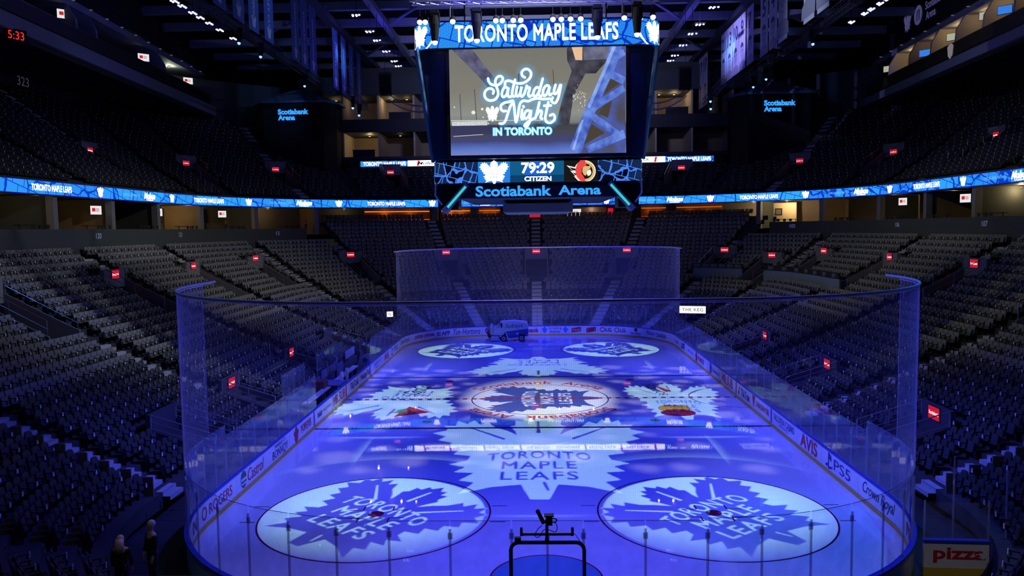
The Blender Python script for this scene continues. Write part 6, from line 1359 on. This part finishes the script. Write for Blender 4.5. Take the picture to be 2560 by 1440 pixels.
o = MB().bx(-.03, .03, -1.5, 1.5, 0, .6).build('slatted_panel', pm('panel_pale', (.4, .42, .6), .5)); o.location = (-15.0, 9.6, 1.4); tag(o, 'pale slatted panel past the far bench', 'panel')
for sy, lab in ((-6.7, 'near'), (8.15, 'far')):
    o = MB().bx(-1.0, .75, -.012, .012, 1.05, 2.98).build('end_glass', M_GLASS); o.location = (-13.95, sy, 0); tag(o, f'glass pane closing the {lab} end of the bench area', 'glass pane')
t = thing('equipment_cart', 'dark red brown equipment cart beside the timekeeper desk', 'cart', (-14.5, -.9, 0)); MB().bx(-.4, .4, -.5, .5, .25, 1.45).build('body', M_BRN, t); MB().bx(-.45, .45, -.55, .55, 1.45, 1.52).build('lid', M_BRN, t)
for a in (-.3, .3):
    for b in (-.4, .4): MB().cyl((a-.03, b, .12), (a+.03, b, .12), .12, 10).build('wheel', M_RUB, t)
t = thing('open_door_panel', 'pale end panel of the far bench with a dark arch', 'panel', (-13.7, 8.6, 0)); MB().prism([(-.5, 0, .9), (.55, 0, .9), (.55, 0, 1.75), (.3, 0, 1.8), (-.3, 0, 1.5)], (0, .08, 0)).build('panel', M_BENCH, t); MB().cyl((.1, -.02, 1.25), (.1, 0, 1.25), .2, 14).build('arch', M_DARK, t)
# glass gate panels leaning open by the left bench corner
o = MB().bx(-.5, .5, -.015, .015, 0, 1.95).build('tall_glass_panel', M_GLASS); o.location = (-13.9, 14.6, 1.05); tag(o, 'tall smeared glass panel past the far bench', 'glass pane')

# ------------------------------------------------------------------ rink side entries with sloping rails
M_RAIL = pm('rail_steel', (.62, .64, .70), .25, .75, var=0)
M_ENT = pm('entry_wall', (.05, .05, .07), .7)
def entry(sx, y, i, sign=True):
    nm = 'left' if sx < 0 else 'right'; o1 = 5.0; x1 = 13+o1
    t = thing('rinkside_entry', f'rink side entry with sloping steel rails in the {nm} stand, {ordw(i)} from the near end', 'entry', (sx*x1, y, 0))
    MB().box((sx*.1, 0, 2.3), (.2, 2.7, 1.4)).build('back_wall', M_ENT, t)
    for k in (-1, 1):
        MB().prism([(0, k*1.25-.06, zl(1.5)-.2), (-sx*3.0, k*1.25-.06, .3), (-sx*3.0, k*1.25-.06, 1.25), (0, k*1.25-.06, zl(o1)+.45)], (0, .12, 0)).build('side_wall', M_ENT, t)
        q = MB(); A = Vector((0, k*1.25, zl(o1)+1.15)); B = Vector((-sx*3.0, k*1.25, 2.05)); q.tube([A-Vector((0, 0, .7)), A, A*.08+B*.92, B, B-Vector((0, 0, .95))], .028, 6)
        for f in (.3, .6): q.tube([A-Vector((0, 0, f)), B-Vector((0, 0, f))], .018, 5)
        m_ = (A+B)/2; q.cyl(m_, m_-Vector((0, 0, .9)), .022, 5); q.build('handrail', M_RAIL, t)
    if sign:
        g = thing('section_sign', f'red sign on the rink side entry of the {nm} stand, {ordw(i)} from the near end', 'sign', (sx*(x1-.06), y, 2.62), PI/2 if sx < 0 else -PI/2, 'red signs on the rink side entries')
        MB().box((0, .03, 0), (1.0, .06, .62)).build('housing', M_DARK, g); mk('sign_face', Q(-.48, .48, -.29, .29, -.003), [(0, 1, 2, 3)], M_SIGN, g)
        V, F = fit('Scotiabank', .86, .17, bold=.03); mk('lettering', [(a, -.009, b) for a, b in V], F, M_SW, g)
for i, y in enumerate((-15.2, -7.0, 4.2, 14.5)): entry(-1, y, i+1, i in (1, 2))
for i, y in enumerate((-15.6, -2.6, 10.5)): entry(1, y, i+1)
def guard(x, y, rz, lab, L=1.2, z0=None):
    t = thing('guard_rail', lab, 'railing', (x, y, zl(abs(x)-13) if z0 is None else z0), rz); MB().tube([(-L/2, 0, 0), (-L/2, 0, 1.0), (L/2, 0, 1.0), (L/2, 0, 0)], .025, 6).build('frame', M_RAIL, t); MB().tube([(-L/2, 0, .5), (L/2, 0, .5)], .016, 5).build('middle_bar', M_RAIL, t)
for i, (x, y) in enumerate(((-19.6, -6.0), (-19.6, -8.0), (-19.7, 3.2), (-19.7, 5.2))): guard(x, y, 0, f'small steel guard rail loop above the left rink side entries, {ordw(i+1)} from the near end', 1.0)

# low wall with repeated lettering in the right corner stand
PI_ = loop_path(13.2); a = PI_.near(*pos('RA', 13.2, d2(56))[0]); b = PI_.near(*pos('RA', 13.2, d2(36))[0]); c = PI_.near(*pos('RA', 13.2, d2(26))[0]); e = PI_.near(*pos('R', 13.2, 17)[0])
M_PALEB = pm('pale_blue_panel', (.20, .26, .36), .6)
for i, (s0, s1, n) in enumerate(((a, b, 6), (c, e, 7))):
    (x, y), d = PI_.at((s0+s1)/2); t = thing('parapet_wall', f'low parapet with a dark band of pale lettering, far right corner, {["farther", "nearer"][i]} part', 'parapet', (x, y, 5.6))
    def rq(mbx): mbx.V = [(p[0]-x, p[1]-y, p[2]-5.6) for p in mbx.V]; return mbx
    rq(band(MB(), PI_, s0, s1, 4.9, 6.55, -.12, 0)).build('wall', M_PALEB, t); rq(band(MB(), PI_, s0, s1, 6.55, 7.1, -.12, .02)).build('banner_band', M_DARK, t)
    V, F = fit('IBM', .8, .36, bold=.02); q = MB()
    for k in range(n): q.add(on_path(PI_, V, s0+(s1-s0)*(k+.5)/n, 6.83, .035), F)
    rq(q).build('lettering', M_PALEB, t)
# white backlit restaurant sign and small square one
PK = loop_path(1.3); kq = PK.near(14.0, 22.5)
def lit(name, x, y, z, rz, wd, ht, txt, label):
    g = thing(name, label, 'sign', (x, y, z), rz); MB().box((0, .06, 0), (wd+.06, .1, ht+.06)).build('housing', M_DARK, g); mk('sign_face', Q(-wd/2, wd/2, -ht/2, ht/2, -.003), [(0, 1, 2, 3)], em('backlit_white', (1, .98, .95), 1.15), g)
    V, F = fit(txt, wd*.8 if len(txt) > 1 else wd*.4, ht*.42, spacing=1.1); mk('lettering', [(a_, -.01, b_) for a_, b_ in V], F, M_INK, g)
lit('backlit_sign', 15.45, 26.3, 3.05, -.25, 2.55, .72, 'THE KEG', 'white backlit sign with black capitals at the far right corner glass')
lit('backlit_sign', -15.0, 27.0, 2.85, .3, .62, .55, 'G', 'small square white backlit sign at the far left corner glass')
# open gate board outside the near right corner
t = thing('gate_board', 'loose white board with big red rounded lettering outside the near right rink corner', 'rink board', (13.2, -26.45, 0), -.07)
MB().bx(-1.0, 1.0, -.05, .05, .2, 1.04).build('panel', M_WHITE, t); MB().bx(-1.0, 1.0, -.06, .06, -.1, .2).build('kick_plate', M_YEL, t); MB().bx(-1.02, 1.02, -.09, .09, 1.04, 1.12).build('cap_rail', M_CAP, t)
V, F = fit('pizza', 1.62, .52, bold=.03); mk('lettering', [(a+.1, -.058, b+.62) for a, b in V], F, M_RED, t); V, F = leaf_fill(); mk('leaf_emblem', [(a*.13+.82, -.066, b*.13+.62) for a, b in V], F, M_WHITE, t)
MB().bx(-.98, .98, -.006, .006, 1.12, 2.35).build('glass', M_GLASS, t)
for x in (-.98, .98): MB().bx(x-.025, x+.025, -.02, .02, 1.12, 2.4).build('post', M_POST, t)
for i, (x, y, h) in enumerate(((13.55, -25.6, 3.6), (15.1, -25.9, 3.2))):
    o = MB().cyl((0, 0, -.1), (0, 0, h), .035, 8).build('steel_post', M_POST); o.location = (x, y, 0); tag(o, f'tall slim steel post outside the near right corner, {["nearer the ice", "farther from the ice"][i]}', 'post')
# balusters along the foot of the near corner stands
def balustrade(seg, a0, a1, o, lab):
    t = thing('balustrade', lab, 'railing', tuple(pos(seg, o, (a0+a1)/2)[0])+(0,)); x0, y0, _ = t.location; zb = .05; n = 46
    def W(a, z_): (x, y), _n = pos(seg, o, a); return (x-x0, y-y0, z_)
    A = np.linspace(a0, a1, 24); MB().tube([W(a, 1.25) for a in A], .028, 6).build('top_rail', M_TUBE, t); MB().tube([W(a, .18) for a in A], .02, 5).build('bottom_rail', M_TUBE, t)
    for a in np.linspace(a0, a1, n): MB().cyl(W(a, -.1), W(a, 1.25), .012, 5).build('baluster', M_TUBE, t)
balustrade('NL', d2(28), d2(62), 2.1, 'black steel balustrade at the foot of the near left corner stand'); balustrade('NR', d2(28), d2(62), 2.1, 'black steel balustrade at the foot of the near right corner stand')

M_ENDP = pm('row_end_panel', (.22, .20, .15), .6)
for sx, nm in ((-1, 'left'), (1, 'right')):
    for i, o in enumerate(LROWS[:8]):
        p_ = MB().box((0, 0, .42), (.42, .05, .78)).build('row_end_panel', M_ENDP); p_.location = (sx*(13+o-.1), -21.62, zl(o)); tag(p_, f'cream row end panel beside the nearest aisle of the {nm} stand, {ordw(i+1)} row up', 'panel', f'row end panels of the {nm} stand')
        V, F = leaf_fill(); mk('leaf_emblem', [(a*.08, .03, b*.09+.5) for a, b in V], F, M_DARK, p_)
# ------------------------------------------------------------------ pattern projectors: a lamp above a cut metal plate
M_PLATE = pm('gobo_plate', (.01, .01, .01), .9, var=0)
LW_ = leaf_words(.013)
word_loops = [L for V, F in LW_ for L in loops_of(V, F)]
def rot(L, r, k, cx=0, cy=0): c, s = math.cos(r), math.sin(r); return [((c*x-s*y)*k+cx, (s*x+c*y)*k+cy) for x, y in L]
VEINS = [[(-.02, .45), (.02, .45), (.012, .8), (-.012, .8)], [(.30, .30), (.32, .27), (.66, .60), (.65, .62)], [(-.30, .30), (-.32, .27), (-.66, .60), (-.65, .62)], [(.02, -.66), (.045, -.65), (.075, -.80), (.055, -.81)]]
def projector(x, y, tx, ty, splines, label, e, col, ang, zl_=33.0, d=1.0, r=.0016, blend=.12, aim=(0, 0)):
    """splines are outlines on the ice, in metres round (tx, ty); the plate is their exact reduction d below the lamp"""
    t = thing('pattern_projector', label, 'stage light', (x, y, zl_), 0, 'pattern projectors in the roof')
    MB().cyl((0, 0, .05), (0, 0, .9), .22, 14).build('housing', M_BLK, t); MB().box((0, 0, 1.0), (.5, .3, .2)).build('bracket', M_BLK, t)
    s = d/zl_; V, F = fill2d(splines)
    pl = mk('cut_plate', [((a+tx-x)*s, (b+ty-y)*s, -d) for a, b in V], F, M_PLATE, t)
    L = spot((x, y, zl_), (tx+aim[0], ty+aim[1], 0), e, col, ang, blend, r, 'pattern_lamp')
    return t
GC = (.30, .52, .40)
KG = 5.6e4
for nm, sx, sy, r, e in (('near left', -1, -1, d2(-38), 1.15), ('near right', 1, -1, d2(38), 1.15), ('far left', -1, 1, d2(-38), 1.5), ('far right', 1, 1, d2(38), 1.5)):
    cx, cy = sx*6.71, sy*21.03; k = 4.0
    S = [disc(0, 0, 7.5), disc(0, 0, 4.46, None, 64), rot(LEAF, r, k)]+[rot(L, r, k) for L in word_loops]+[rot(v, r, k) for v in VEINS]
    projector(cx+.1*sx, cy, cx+.1*sx, cy, S, f'roof projector casting a dark leaf onto the {nm} faceoff circle', KG*e, GC, 2*math.atan(6.9/33), blend=1.0, aim=(0, 1.8 if sy < 0 else -.6))
def big(nm, cx, cy, kx, ky, r, e, x=None, y=None, col=GC):
    k = (kx, ky); sc = lambda L: [(a*kx, b*ky) for a, b in rot(L, r, 1)]
    S = [rect(-9, 9, -9, 9), sc(LEAF)]+[sc([(a*.76, b*.72-.24) for a, b in L]) for L in word_loops]+[sc(v) for v in VEINS]
    projector(x if x is not None else cx, y if y is not None else cy, cx, cy, S, f'roof projector casting a white leaf onto the ice {nm}', KG*e, col, 2*math.atan(10.5/33)*.92, blend=.2)
big('in the near slot', -.15, -12.2, 5.9, 7.6, 0, .72, y=-14.5)
big('in the far slot', -.05, 12.4, 5.8, 4.8, PI, .85, y=14)
big('left of the centre circle', -9.0, -.4, 4.2, 5.4, PI-.12, 1.0, x=-10.5)
big('right of the centre circle', 8.9, -.7, 3.3, 5.6, -.05, 1.0, x=10.5)
# mottled break-up plates
def mottle(x, y, tx, ty, rx, ry, seed, n, e, col, nm):
    r = random.Random(seed); S = [rect(-16, 16, -16, 16)]; used = []
    for _ in range(600):
        if len(used) >= n: break
        a, b = r.uniform(-rx, rx), r.uniform(-ry, ry); s = r.uniform(.45, 1.0)
        if all((a-c)**2+(b-d_)**2 > (s*1.25+f*1.25)**2 for c, d_, f in used):
            used.append((a, b, s)); S.append([(a+s*(1+.25*math.sin(3*k+a))*math.cos(k), b+s*.9*(1+.2*math.cos(2*k+b))*math.sin(k)) for k in np.linspace(0, 2*PI, 16, endpoint=False)])
    projector(x, y, tx, ty, S, f'roof projector casting soft pale spots {nm}', e, col, 2*math.atan(13/33), r=.012, blend=.5)
MC = (.30, .26, .30)
mottle(-8.5, 3, -6.5, 3.0, 6.3, 8.5, 3, 44, KG*.62, MC, 'over the left neutral zone')
mottle(8.5, 3, 6.5, 3.0, 6.3, 8.5, 5, 44, KG*.62, MC, 'over the right neutral zone')
mottle(-8, -12, -5, -11, 7, 4.5, 8, 20, KG*.4, MC, 'over the near left zone'); mottle(8, -12, 5, -11, 7, 4.5, 9, 20, KG*.4, MC, 'over the near right zone')
